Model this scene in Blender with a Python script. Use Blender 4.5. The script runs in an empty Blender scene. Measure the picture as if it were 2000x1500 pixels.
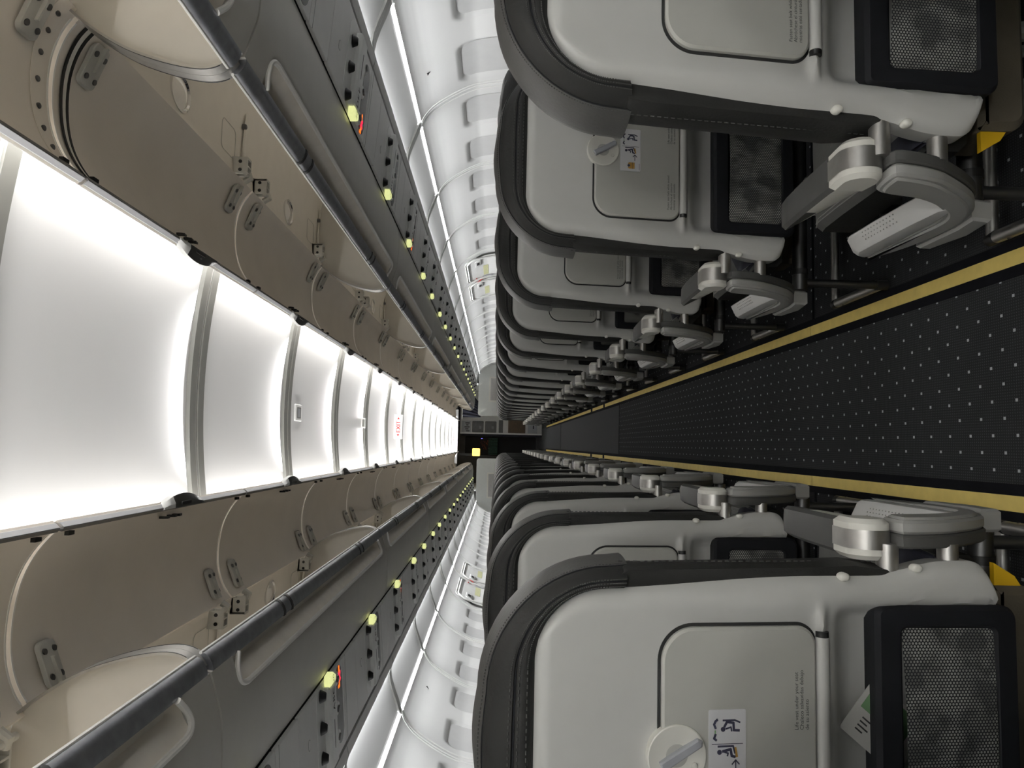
import bpy, bmesh, math, random
from mathutils import Vector, Matrix
random.seed(7)
S = bpy.context.scene
COL = S.collection
PI = math.pi

# ------------------------------------------------------------------ materials
def nodes_of(m):
    m.use_nodes = True
    nt = m.node_tree
    return nt, nt.nodes, nt.links, nt.nodes['Principled BSDF']

def mat(name, col, rough=.5, metal=0., spec=.5, var=.04, vscale=18., bump=0., bscale=300., emit=None, estr=0., coat=0.):
    m = bpy.data.materials.new(name)
    nt, N, L, b = nodes_of(m)
    b.inputs['Roughness'].default_value = rough
    b.inputs['Metallic'].default_value = metal
    b.inputs['Specular IOR Level'].default_value = spec
    b.inputs['Coat Weight'].default_value = coat
    c = (*col, 1)
    if emit:
        b.inputs['Base Color'].default_value = c
        b.inputs['Emission Color'].default_value = (*emit, 1)
        b.inputs['Emission Strength'].default_value = estr
        return m
    tc = N.new('ShaderNodeTexCoord')
    nz = N.new('ShaderNodeTexNoise'); nz.inputs['Scale'].default_value = vscale; nz.inputs['Detail'].default_value = 3
    L.new(tc.outputs['Object'], nz.inputs['Vector'])
    rp = N.new('ShaderNodeValToRGB')
    rp.color_ramp.elements[0].position = .3; rp.color_ramp.elements[1].position = .7
    rp.color_ramp.elements[0].color = (*[x * (1 - var) for x in col], 1)
    rp.color_ramp.elements[1].color = (*[min(1, x * (1 + var)) for x in col], 1)
    L.new(nz.outputs['Fac'], rp.inputs['Fac'])
    L.new(rp.outputs['Color'], b.inputs['Base Color'])
    if bump > 0:
        n2 = N.new('ShaderNodeTexNoise'); n2.inputs['Scale'].default_value = bscale
        L.new(tc.outputs['Object'], n2.inputs['Vector'])
        bp = N.new('ShaderNodeBump'); bp.inputs['Strength'].default_value = bump; bp.inputs['Distance'].default_value = .002
        L.new(n2.outputs['Fac'], bp.inputs['Height']); L.new(bp.outputs['Normal'], b.inputs['Normal'])
    return m

def M_(N, L, op, a, b=None, c=None):
    n = N.new('ShaderNodeMath'); n.operation = op
    for i, v in enumerate((a, b, c)):
        if v is None: continue
        if isinstance(v, (int, float)): n.inputs[i].default_value = v
        else: L.new(v, n.inputs[i])
    return n.outputs[0]

def lattice(N, L, x, y, px, py, ox, oy):
    """distance components to the nearest point of a rectangular lattice"""
    def d(v, p, o):
        t = M_(N, L, 'SUBTRACT', v, o - p / 2)
        t = M_(N, L, 'WRAP', t, p, 0.)
        return M_(N, L, 'ABSOLUTE', M_(N, L, 'SUBTRACT', t, p / 2))
    return d(x, px, ox), d(y, py, oy)

SHELL = mat('grey_plastic', (.575, .575, .555), .42, var=.02)
TRAY = mat('tray_plastic', (.49, .49, .455), .4, var=.02)
DARKGAP = mat('dark_gap', (.012, .012, .012), .8)
LEATHER = mat('dark_leather', (.019, .019, .018), .6, spec=.2, var=.16, vscale=9, bump=.25, bscale=160)
LEATHERLIT = mat('leather_side_lit', (.062, .061, .058), .5, var=.12, vscale=9, bump=.25, bscale=160)  # headrest edge lightened in colour for ceiling light caught by the leather
ARMPAD = mat('armrest_pad', (.055, .055, .053), .5, spec=.3, var=.06)
LEATHER2 = mat('grey_leather', (.10, .10, .095), .5, var=.1, vscale=9, bump=.2, bscale=200)
THREAD = mat('stitch_thread', (.06, .06, .058), .8)
THREADL = mat('light_thread', (.32, .32, .30), .8)
BLACKTRIM = mat('black_vinyl', (.007, .0075, .0095), .7, spec=.25, var=.2)
TRACKBLK = mat('track_black', (.006, .006, .008), .9, spec=.1, var=.2)
CREAM = mat('cream_plastic', (.80, .79, .73), .4, var=.03)
ENDBAY = mat('bay_plastic', (.36, .36, .345), .45, var=.03)
ENDDARK = mat('bay_dark_plastic', (.075, .075, .072), .5, var=.05)
WHITEP = mat('white_plastic', (.90, .90, .89), .35, var=.02)
ALU = mat('brushed_aluminium', (.52, .51, .49), .45, 1., var=.06, vscale=60)
RAILM = mat('rail_aluminium', (.31, .32, .35), .36, .85, var=.14, vscale=40)
CHROME = mat('chrome', (.8, .8, .8), .08, 1.)
STEELD = mat('dark_steel', (.16, .16, .16), .45, 1., var=.1)
BLACK = mat('black_plastic', (.012, .012, .012), .5)
POUCH = mat('brown_canvas', (.10, .085, .06), .9, var=.1, bump=.3)
YELTAG = mat('yellow_tag', (.75, .45, .01), .6)
LATCHG = mat('latch_grey', (.36, .37, .40), .4)
CEIL = mat('ceiling_white', (.72, .72, .725), .45, var=.012, vscale=3)
RIBG = mat('rib_grey', (.24, .24, .225), .5, var=.02)
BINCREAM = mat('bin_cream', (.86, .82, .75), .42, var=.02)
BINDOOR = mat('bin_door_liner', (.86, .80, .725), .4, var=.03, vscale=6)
ENDWDIM = mat('end_wall_cream_dim', (.60, .57, .515), .42, var=.02)  # bin cream darkened to offset strong lamp light on the end walls
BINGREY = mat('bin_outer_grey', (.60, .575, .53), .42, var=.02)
BINEDGE = mat('door_edge_grey', (.55, .55, .57), .4)
CUP = mat('grip_beige', (.93, .87, .79), .4)
RIMW = mat('rim_cream', (.95, .93, .90), .3)
HINGE = mat('hinge_metal', (.55, .54, .50), .5, 0., var=.08)
RUBBER = mat('black_rubber', (.015, .015, .014), .7)
PSUG = mat('psu_grey', (.84, .83, .815), .42, var=.02)
PSUL = mat('psu_bar_grey', (.84, .84, .82), .35, var=.03)
PSUDK = mat('psu_recess', (.40, .40, .39), .4)
WALL = mat('sidewall_white', (.78, .78, .77), .42, var=.012, vscale=4)
SHADE = mat('shade_white', (.60, .60, .595), .45, var=.02)
WRIB = mat('wall_rib', (.86, .86, .84), .4)
GREYRIB = mat('cover_rib_grey', (.44, .44, .42), .5)
PART = mat('partition_grey', (.74, .76, .73), .45, var=.02)
NAVY = mat('navy_fabric', (.012, .013, .024), .9, var=.3, vscale=30)
INK = mat('ink', (.03, .03, .03), .7)
INKB = mat('ink_navy', (.03, .03, .06), .7)
RED = mat('red_ink', (.62, .05, .05), .6)
GREENP = mat('green_print', (.20, .36, .18), .7)
VEST = mat('vest_orange', (.42, .24, .05), .7)
CARD = mat('card_white', (.74, .73, .70), .6, var=.02)
STICK = mat('sticker_white', (.74, .74, .76), .5, var=.02)
YELLOW = mat('strip_yellow', (.95, .73, .21), .6, var=.06, vscale=25)
PALEYEL = mat('pale_yellow', (.68, .68, .40), .6, var=.1, vscale=60)
LEDW = mat('led_white', (1, 1, 1), emit=(1., .985, .96), estr=4.)
LEDS = mat('led_sidewall', (1, 1, 1), emit=(.97, .985, 1.), estr=2.6)
TAGL = mat('tag_lit', (.8, .8, .4), emit=(.80, .84, .36), estr=.6)
ORANGE = mat('sign_orange', (.9, .2, .02), emit=(1., .16, .01), estr=1.1)
REDLED = mat('sign_red', (.9, .02, .05), emit=(1., .01, .06), estr=1.)
YLAMP = mat('lamp_yellow', (.9, .7, .2), emit=(1., .66, .14), estr=1.6)
DLAMP = mat('downlight_glow', (1, 1, 1), emit=(1, .98, .9), estr=6.)
GALW = mat('galley_white', (.62, .61, .60), .5)
GALBR = mat('galley_brown', (.075, .045, .022), .5, var=.2)
GALDK = mat('galley_dark', (.05, .048, .045), .4, var=.25)
DKWALL = mat('dark_wall', (.085, .085, .09), .7)
NIGHT = mat('doorway_dark', (.006, .006, .009), .8)
GRNCURT = mat('green_curtain', (.025, .06, .05), .9, var=.25, vscale=25)
EXITW = mat('exit_face', (.8, .78, .78), emit=(.95, .93, .93), estr=.35)
EXITR = mat('exit_red', (.6, .03, .03), emit=(.55, .02, .02), estr=.45)
BLUEL = mat('blue_led', (.2, .2, 1), emit=(.25, .22, 1.), estr=2.)
CITY = mat('amber_glints', (.4, .1, .02), emit=(.7, .16, .04), estr=.25)

def carpet_mat():
    m = bpy.data.materials.new('carpet'); nt, N, L, b = nodes_of(m)
    g = N.new('ShaderNodeNewGeometry'); sx = N.new('ShaderNodeSeparateXYZ'); L.new(g.outputs['Position'], sx.inputs[0])
    x, y = sx.outputs[0], sx.outputs[1]
    masks = []
    for k in (0, 1):
        dx, dy = lattice(N, L, x, y, .0776, .0813, -.005 + k * .0388, 1.728 + k * .04065)
        masks.append(M_(N, L, 'LESS_THAN', M_(N, L, 'MAXIMUM', dx, M_(N, L, 'MULTIPLY', dy, .85)), .0034))
    dots = M_(N, L, 'MAXIMUM', masks[0], masks[1])
    # the far runner of the aisle has no dots
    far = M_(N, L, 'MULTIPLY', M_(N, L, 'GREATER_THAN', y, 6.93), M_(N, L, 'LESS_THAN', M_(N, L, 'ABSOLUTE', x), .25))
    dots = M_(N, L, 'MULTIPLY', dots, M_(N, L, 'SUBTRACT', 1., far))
    fx, fy = lattice(N, L, x, y, .0065, .0075, 0, 0)
    fine = M_(N, L, 'LESS_THAN', M_(N, L, 'MAXIMUM', fx, fy), .0014)
    nz = N.new('ShaderNodeTexNoise'); nz.inputs['Scale'].default_value = 400; L.new(g.outputs['Position'], nz.inputs['Vector'])
    v = M_(N, L, 'MULTIPLY_ADD', nz.outputs['Fac'], .022, .012)
    v = M_(N, L, 'MULTIPLY_ADD', fine, .03, v)
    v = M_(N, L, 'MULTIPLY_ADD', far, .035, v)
    v = M_(N, L, 'MAXIMUM', v, M_(N, L, 'MULTIPLY', dots, .42))
    cc = N.new('ShaderNodeCombineColor')
    L.new(M_(N, L, 'MULTIPLY', v, .97), cc.inputs[0]); L.new(v, cc.inputs[1]); L.new(M_(N, L, 'MULTIPLY', v, 1.05), cc.inputs[2])
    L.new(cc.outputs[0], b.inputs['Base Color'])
    b.inputs['Roughness'].default_value = .95; b.inputs['Specular IOR Level'].default_value = .15
    bp = N.new('ShaderNodeBump'); bp.inputs['Strength'].default_value = .5; bp.inputs['Distance'].default_value = .002
    L.new(nz.outputs['Fac'], bp.inputs['Height']); L.new(bp.outputs['Normal'], b.inputs['Normal'])
    return m
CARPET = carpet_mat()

def net_mat():
    m = bpy.data.materials.new('pocket_net'); nt, N, L, b = nodes_of(m)
    tc = N.new('ShaderNodeTexCoord'); sx = N.new('ShaderNodeSeparateXYZ'); L.new(tc.outputs['Object'], sx.inputs[0])
    x, z = sx.outputs[0], sx.outputs[2]
    ms = []
    p, q = .0050, .0082
    for k in (0, 1):
        dx, dz = lattice(N, L, x, z, q, p, k * q / 2, k * p / 2)
        d2 = M_(N, L, 'ADD', M_(N, L, 'MULTIPLY', dx, dx), M_(N, L, 'MULTIPLY', dz, dz))
        ms.append(M_(N, L, 'LESS_THAN', d2, .00168 ** 2))
    hole = M_(N, L, 'MAXIMUM', ms[0], ms[1])
    nz = N.new('ShaderNodeTexNoise'); nz.inputs['Scale'].default_value = 22; nz.inputs['Detail'].default_value = 2
    L.new(tc.outputs['Object'], nz.inputs['Vector'])
    rp = N.new('ShaderNodeValToRGB'); rp.color_ramp.elements[0].position = .36; rp.color_ramp.elements[1].position = .56
    rp.color_ramp.elements[0].color = (.12, .12, .11, 1); rp.color_ramp.elements[1].color = (.40, .40, .365, 1)
    L.new(nz.outputs['Fac'], rp.inputs['Fac'])
    mx = N.new('ShaderNodeMix'); mx.data_type = 'RGBA'
    L.new(hole, mx.inputs[0]); mx.inputs[6].default_value = (.008, .009, .012, 1); L.new(rp.outputs['Color'], mx.inputs[7])
    L.new(mx.outputs[2], b.inputs['Base Color']); b.inputs['Roughness'].default_value = .7
    return m
NET = net_mat()

# ------------------------------------------------------------------ mesh builder
def rrect(x0, x1, z0, z1, r, n=6):
    if isinstance(r, (int, float)): r = (r,) * 4      # bl, br, tr, tl
    P = []
    for (cx, cz, a0, rr) in ((x0 + r[0], z0 + r[0], PI, r[0]), (x1 - r[1], z0 + r[1], 1.5 * PI, r[1]),
                             (x1 - r[2], z1 - r[2], 0, r[2]), (x0 + r[3], z1 - r[3], .5 * PI, r[3])):
        for k in range(n + 1):
            a = a0 + k / n * PI / 2
            P.append((cx + rr * math.cos(a), cz + rr * math.sin(a)))
    return P

def circle(cx, cz, r, n=24, ry=None):
    ry = ry or r
    return [(cx + r * math.cos(2 * PI * k / n), cz + ry * math.sin(2 * PI * k / n)) for k in range(n)]

def smooth_open(P, m=3):
    P = [Vector(p) for p in P]; out = []; n = len(P)
    for i in range(n - 1):
        p0, p1, p2, p3 = P[max(i - 1, 0)], P[i], P[i + 1], P[min(i + 2, n - 1)]
        for q in range(m):
            t = q / m
            out.append(tuple(.5 * (2 * p1 + (p2 - p0) * t + (2 * p0 - 5 * p1 + 4 * p2 - p3) * t * t + (3 * p1 - p0 - 3 * p2 + p3) * t ** 3)))
    return out + [tuple(P[-1])]

def offset_poly(P, d):
    n = len(P); out = []
    area = sum(P[i][0] * P[(i + 1) % n][1] - P[(i + 1) % n][0] * P[i][1] for i in range(n))
    sg = 1 if area > 0 else -1
    for i in range(n):
        a, b, c = Vector(P[i - 1]), Vector(P[i]), Vector(P[(i + 1) % n])
        e1 = (b - a); e2 = (c - b)
        if e1.length < 1e-9: e1 = e2
        if e2.length < 1e-9: e2 = e1
        n1 = Vector((-e1.y, e1.x)).normalized(); n2 = Vector((-e2.y, e2.x)).normalized()
        m = n1 + n2
        m = n1 if m.length < 1e-6 else m.normalized()
        k = max(.5, m.dot(n1))
        out.append(tuple(b + m * (sg * d / k)))
    return out

def smooth01(t):
    t = max(0., min(1., t)); return t * t * (3 - 2 * t)

class MB:
    def __init__(s): s.v = []; s.f = []; s.m = []
    def add(s, vs, fs, mi=0):
        o = len(s.v); s.v.extend([tuple(p) for p in vs])
        for f in fs: s.f.append([i + o for i in f]); s.m.append(mi)
        return s
    def box(s, x0, x1, y0, y1, z0, z1, mi=0):
        vs = [(x, y, z) for z in (z0, z1) for y in (y0, y1) for x in (x0, x1)]
        return s.add(vs, [(0, 2, 3, 1), (4, 5, 7, 6), (0, 1, 5, 4), (2, 6, 7, 3), (0, 4, 6, 2), (1, 3, 7, 5)], mi)
    def slab(s, P, t0, t1, bev, fn, mi=0, bev2=None):
        n = len(P); b2 = bev if bev2 is None else bev2
        sg = 1 if t1 > t0 else -1
        rings = []
        if bev > 0: rings.append((offset_poly(P, bev), t0)); rings.append((P, t0 + sg * bev))
        else: rings.append((P, t0))
        if b2 > 0: rings.append((P, t1 - sg * b2)); rings.append((offset_poly(P, b2), t1))
        else: rings.append((P, t1))
        vs = [fn(a, b, t) for R, t in rings for a, b in R]
        fs = []
        for k in range(len(rings) - 1):
            for i in range(n):
                j = (i + 1) % n
                fs.append((k * n + i, k * n + j, (k + 1) * n + j, (k + 1) * n + i))
        fs.append(list(range(n))[::-1]); fs.append([(len(rings) - 1) * n + i for i in range(n)])
        return s.add(vs, fs, mi)
    def loft(s, rings, cap=True, mi=0, closed=True):
        n = len(rings[0]); vs = [p for r in rings for p in r]; fs = []
        for k in range(len(rings) - 1):
            for i in range(n if closed else n - 1):
                j = (i + 1) % n
                fs.append((k * n + i, k * n + j, (k + 1) * n + j, (k + 1) * n + i))
        if cap: fs.append(list(range(n))[::-1]); fs.append([(len(rings) - 1) * n + i for i in range(n)])
        return s.add(vs, fs, mi)
    def tube(s, path, r, n=10, mi=0, flat=None):
        path = [Vector(p) for p in path]; rings = []
        up = None
        for i, p in enumerate(path):
            d = (path[min(i + 1, len(path) - 1)] - path[max(i - 1, 0)]).normalized()
            if up is None:
                up = Vector((0, 0, 1)) if abs(d.z) < .9 else Vector((1, 0, 0))
            a = d.cross(up).normalized(); up2 = a.cross(d).normalized(); up = up2
            ra, rb = (r, r) if flat is None else flat
            rings.append([p + a * ra * math.cos(2 * PI * k / n) + up2 * rb * math.sin(2 * PI * k / n) for k in range(n)])
        return s.loft(rings, True, mi)
    def cyl(s, p0, p1, r, n=20, mi=0, bev=0., r1=None):
        p0, p1 = Vector(p0), Vector(p1); d = (p1 - p0).normalized()
        up = Vector((0, 0, 1)) if abs(d.z) < .9 else Vector((1, 0, 0))
        a = d.cross(up).normalized(); b = a.cross(d)
        r1 = r if r1 is None else r1
        L = [(p0, r - bev), (p0 + d * bev, r), (p1 - d * bev, r1), (p1, r1 - bev)] if bev > 0 else [(p0, r), (p1, r1)]
        return s.loft([[c + a * q * math.cos(2 * PI * k / n) + b * q * math.sin(2 * PI * k / n) for k in range(n)] for c, q in L], True, mi)
    def ribbon(s, prof, y0, y1, th, mi=0, seg=1):
        """profile in (x,z) extruded along y, thickened by th along its left normal"""
        n = len(prof); out = []
        for i in range(n):
            a = Vector(prof[max(i - 1, 0)]); b = Vector(prof[min(i + 1, n - 1)]); e = (b - a).normalized()
            nn = Vector((-e.y, e.x)); out.append(tuple(Vector(prof[i]) + nn * th))
        P = list(prof) + out[::-1]
        rings = [[(x, y0 + (y1 - y0) * k / seg, z) for x, z in P] for k in range(seg + 1)]
        return s.loft(rings, True, mi)
    def strip(s, prof, y0, y1, mi=0):
        n = len(prof)
        vs = [(x, y0, z) for x, z in prof] + [(x, y1, z) for x, z in prof]
        return s.add(vs, [(i, i + 1, n + i + 1, n + i) for i in range(n - 1)], mi)
    def stroke(s, pts, w, fn, t, th, mi=0):
        """thick polyline in a plane"""
        for a, b in zip(pts[:-1], pts[1:]):
            a, b = Vector(a), Vector(b); d = (b - a)
            if d.length < 1e-9: continue
            d.normalize(); q = Vector((-d.y, d.x)) * w / 2; e = d * w * .25
            P = [tuple(a - q - e), tuple(b - q + e), tuple(b + q + e), tuple(a + q - e)]
            s.slab(P, t, t + th, 0, fn, mi)
        return s
    def build(s, name, mats, parent=None, sx=1, o=(0, 0, 0), angle=32, loc=None):
        if not isinstance(mats, (list, tuple)): mats = [mats]
        me = bpy.data.meshes.new(name)
        vs = [((x - o[0]) * sx, y - o[1], z - o[2]) for x, y, z in s.v]
        me.from_pydata(vs, [], s.f)
        for m in mats: me.materials.append(m)
        me.polygons.foreach_set('material_index', s.m)
        bm = bmesh.new(); bm.from_mesh(me)
        bmesh.ops.recalc_face_normals(bm, faces=bm.faces[:]); bm.to_mesh(me); bm.free()
        me.polygons.foreach_set('use_smooth', [True] * len(me.polygons))
        me.set_sharp_from_angle(angle=math.radians(angle))
        me.update()
        ob = bpy.data.objects.new(name, me); COL.objects.link(ob)
        if parent: ob.parent = parent
        if loc: ob.location = loc
        return ob

def font_mesh(text, size, align='LEFT', spacing=1.0):
    cu = bpy.data.curves.new('lettering', 'FONT'); cu.body = text; cu.size = size; cu.align_x = align; cu.space_line = spacing
    cu.resolution_u = 2
    ob = bpy.data.objects.new('lettering', cu); COL.objects.link(ob)
    dg = bpy.context.evaluated_depsgraph_get(); dg.update()
    me = bpy.data.meshes.new_from_object(ob.evaluated_get(dg))
    vs = [tuple(v.co) for v in me.vertices]; fs = [tuple(p.vertices) for p in me.polygons]
    bpy.data.objects.remove(ob); bpy.data.curves.remove(cu); bpy.data.meshes.remove(me)
    return vs, fs
_fc = {}
def put_text(mb, text, size, fn, t, a0, b0, mi=0, align='LEFT', sx=1., spacing=1., bold=0):
    key = (text, size, align, spacing)
    if key not in _fc: _fc[key] = font_mesh(text, size, align, spacing)
    vs, fs = _fc[key]
    for da in ((0,) if not bold else (-bold, bold)):
        mb.add([fn(a0 + da + x * sx, b0 + y, t) for x, y, _ in vs], fs, mi)

def tag(o, label, cat, group=None):
    o['label'] = label; o['category'] = cat
    if group: o['group'] = group
    return o
def empty(name, loc, label, cat, group=None):
    e = bpy.data.objects.new(name, None); COL.objects.link(e); e.location = loc
    e.empty_display_size = .05
    return tag(e, label, cat, group)
def struct(o): o['kind'] = 'structure'; return o
def copy_tree(o, parent=None):
    c = o.copy(); COL.objects.link(c)
    if parent: c.parent = parent
    for ch in list(o.children): copy_tree(ch, c)
    return c
def area(name, loc, d, sx, sy, power, spread=PI, col=(1, 1, 1), xaxis=None):
    l = bpy.data.lights.new(name, 'AREA'); l.shape = 'RECTANGLE'; l.size = sx; l.size_y = sy; l.energy = power
    l.spread = spread; l.color = col
    o = bpy.data.objects.new(name, l); COL.objects.link(o); o.location = loc
    z = -Vector(d).normalized(); x = Vector(xaxis).normalized(); y = z.cross(x).normalized(); x = y.cross(z)
    o.rotation_euler = Matrix((x, y, z)).transposed().to_euler()
    return o

ORD = ['nearest', 'second', 'third', 'fourth', 'fifth', 'sixth', 'seventh', 'eighth', 'ninth', 'tenth', 'eleventh', 'twelfth',
       'thirteenth', 'fourteenth', 'fifteenth', 'sixteenth', 'seventeenth', 'eighteenth', 'nineteenth', 'twentieth']
SIDE = {1: 'D E F', -1: 'A B C'}
WORD = {1: 'right', -1: 'left'}

# ------------------------------------------------------------------ camera
F, VX, VY, ROLL = 1450., 631.61, 970.14, .0225
v = Vector(((VX - 750) / F, -(VY - 1000) / F, -1.)).normalized()      # world +Y in upright camera space
u = Vector((math.sin(ROLL), math.cos(ROLL), 0.)); u = (u - v * u.dot(v)).normalized()
r = v.cross(u)
Rm = Matrix((r, v, u))                                                # rows: world axes in camera coords
cx, cy, cz = (Vector((Rm[0][k], Rm[1][k], Rm[2][k])) for k in range(3))   # camera axes in world
# the photograph lies on its side: image right = camera down, image up = camera right
RX, RY, RZ = -cy, cx, cz
cam = bpy.data.cameras.new('camera'); co = bpy.data.objects.new('camera', cam); COL.objects.link(co)
co.matrix_world = Matrix(((RX.x, RY.x, RZ.x, -.1672), (RX.y, RY.y, RZ.y, 0), (RX.z, RY.z, RZ.z, 1.14), (0, 0, 0, 1)))
cam.sensor_fit = 'HORIZONTAL'; cam.sensor_width = 36; cam.lens = 36 * F / 2000; cam.clip_start = .02
S.camera = co

# ------------------------------------------------------------------ seats
PITCH = .78; Y0 = 1.05; KL = .12; XC = (.572, 1.035, 1.468); WS_ = (1., .9, .9); NROW = 19
BO = (1.0, .30, 0)                     # bench origin in (x, y - Yrow, z)
def hw(z, fl=0.):
    zt, r, zb, rb = 1.086, .10, .412, .032
    base = .2145 + .0155 * smooth01((1.0 - z) / .30) + fl
    if z > zt - r: return base - r + r * math.sqrt(max(0, 1 - ((z - (zt - r)) / r) ** 2))
    if z < zb + rb: return base - rb + rb * math.sqrt(max(0, 1 - ((zb + rb - z) / rb) ** 2))
    return base
def flank(z): return .020 * smooth01((.60 - z) / .12)
def SB(xc):                            # seat-back space (u, z, w) -> bench space
    q = 1. if xc < .6 else .9
    return lambda a, b, t: (xc + a * q, -KL * (b - .685) + t, b)
def shell_mb(xc, nu=36, fine=True):
    mb = MB(); fn = SB(xc)
    zs = []
    zt, zb = 1.086, .412
    nz = 46 if fine else 20
    for k in range(nz + 1):
        t = k / nz
        zs.append(zb + (zt - zb) * (.5 - .5 * math.cos(PI * t)) * .5 + (zt - zb) * t * .5)
    zs += [zb + .032 * (1 - math.cos(k / 8 * PI / 2)) for k in range(1, 8)] if fine else []
    zs = sorted(zs + ([.652 + .004 * k for k in range(18)] if fine else [.672, .684, .696]))
    if not fine: nu = 18
    rows = []
    for z in zs:
        h = max(hw(z), .02); hf = max(hw(z, flank(z) if xc < .6 else 0), .02); row = []
        for i in range(nu + 1):
            t = -1 + 2 * i / nu
            t = math.copysign(1 - (1 - abs(t)) ** 1.35, t)
            hh = hf if t < 0 else h
            uu = hh * t
            d = min(hh - abs(uu), (zt - z) + .0)
            w = .016 * (1 - min(d / .02, 1)) ** 2
            g = smooth01((.668 - z) / .04) * smooth01((.200 - abs(uu)) / .036)
            w += .034 * g
            w -= .006 * smooth01((1.0 - z) / .2) * smooth01((abs(uu) - .172) / .02) * smooth01((.225 - abs(uu)) / .03)
            w -= .014 * math.exp(-((z - .6835) / .0085) ** 2) * smooth01((abs(uu) - .150) / .006) * smooth01((.200 - abs(uu)) / .034)
            row.append(fn(uu, z, w))
        rows.append(row)
    mb.loft(rows, False, 0, closed=False)
    # rim turning forward
    per = [rows[k][0] for k in range(len(rows))] + [rows[-1][i] for i in range(1, nu + 1)] + [rows[k][nu] for k in range(len(rows) - 2, -1, -1)] + [rows[0][i] for i in range(nu - 1, 0, -1)]
    mb.loft([per, [(x, y + .03, z) for x, y, z in per]], False, 0)
    if fine:                          # screw caps on the aisle flank
        for zz in (.644, .532):
            for sg in (-1, 1):
                c = fn(sg * (hw(zz) + (flank(zz) if sg < 0 else 0) - .001), zz, .003)
                mb.loft([[(c[0] + q * math.cos(2 * PI * k / 16), c[1] + dy, c[2] + q * 1.3 * math.sin(2 * PI * k / 16)) for k in range(16)] for q, dy in ((.006, .01), (.006, .0), (.004, -.0025))], True, 1)
    return mb

def outline(n=9):
    """shell-side and outer curves of the headrest cover, walked together"""
    I, O = [], []
    def side(sg):
        a, b = [], []
        for k in range(5):
            t = k / 4
            a.append((sg * hw(.962 + t * .02), .962 + t * .02)); b.append((sg * (.245 - .002 * t), .950 + .022 * t))
        ri, ro = .098, .185
        for k in range(1, n + 1):
            an = k / n * PI / 2
            a.append((sg * (.2142 - ri + ri * math.cos(an)), 1.086 - ri + ri * math.sin(an) if True else 0))
            b.append((sg * (.243 - ro + ro * math.cos(an)), 1.160 - ro + ro * math.sin(an)))
        return a, b
    la, lb = side(-1); ra, rb = side(1)
    I = la; O = lb
    for k in range(1, 6):
        t = k / 6
        I = I + [(la[-1][0] + (ra[-1][0] - la[-1][0]) * t, 1.086)]
        O = O + [(lb[-1][0] + (rb[-1][0] - lb[-1][0]) * t, 1.160 + .006 * math.sin(PI * t))]
    return I + ra[::-1], O + rb[::-1]

CS = [(-.12, .03), (-.04, .010), (.03, .004), (.17, .002), (.26, .006), (.295, .011), (.33, .007), (.48, .012), (.66, .022), (.76, .033),
      (.80, .041), (.812, .046), (.825, .042), (.87, .050), (.94, .068), (.985, .090), (1.0, .112), (.97, .132), (.85, .146), (.55, .152), (.0, .152)]
def cover_mb(xc, fine=True):
    mb = MB(); fn = SB(xc); I, O = outline(16 if fine else 7)
    rings = []
    rnd = random.Random(int(xc * 1000))
    ph = [rnd.uniform(0, 6) for _ in range(3)]
    cs = CS if fine else CS[::2] + [CS[-1]]
    for i, (p, q) in enumerate(zip(I, O)):
        s = i / (len(I) - 1)
        ring = []
        for a, w in cs:
            wr = .005 * (math.sin(27 * s + ph[0] + a * 4) * .7 + math.sin(13 * s + ph[1] - a * 5) * .6) * max(0, math.sin((a - .33) / .46 * PI)) * (1 if .33 < a < .79 else 0)
            lip = .004 if (i == 0 or i == len(I) - 1) else 0
            ring.append(fn(p[0] + (q[0] - p[0]) * a, p[1] + (q[1] - p[1]) * a, w + wr - .0))
        ring += [fn(0, min(p[1], 1.05), .14), fn(0, min(p[1], 1.05), .06)]
        rings.append(ring)
    mb.loft(rings, True, 0)
    nr = len(rings[0]); c0 = [k for k, (a, w) in enumerate(cs) if a >= .82][0]
    for i in range(len(mb.f)):                      # outer boxing panel, colour lightened as if catching ceiling light
        if len(mb.f[i]) == 4 and all(c0 <= j % nr < len(cs) - 2 for j in mb.f[i]): mb.m[i] = 3
    if fine:                                        # piping seam and stitch runs
        for a, w, rr in ((.295, .0085, .0014), (.812, .0435, .0016)):
            path = [fn(p[0] + (q[0] - p[0]) * a, p[1] + (q[1] - p[1]) * a, w) for p, q in zip(I, O)]
            mb.tube(path, rr, 5, 1)
        for a, w in ((.225, .0030), (.08, .0012), (.38, .0075), (.88, .050)):
            for i in range(len(I) - 1):
                for j in range(4):
                    pts = []
                    for t in ((j + .15) / 4, (j + .7) / 4):
                        p = (I[i][0] + (I[i + 1][0] - I[i][0]) * t, I[i][1] + (I[i + 1][1] - I[i][1]) * t)
                        q = (O[i][0] + (O[i + 1][0] - O[i][0]) * t, O[i][1] + (O[i + 1][1] - O[i][1]) * t)
                        pts.append(fn(p[0] + (q[0] - p[0]) * a, p[1] + (q[1] - p[1]) * a, w))
                    mb.tube(pts, .0009, 4, 2)
    return mb
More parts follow.
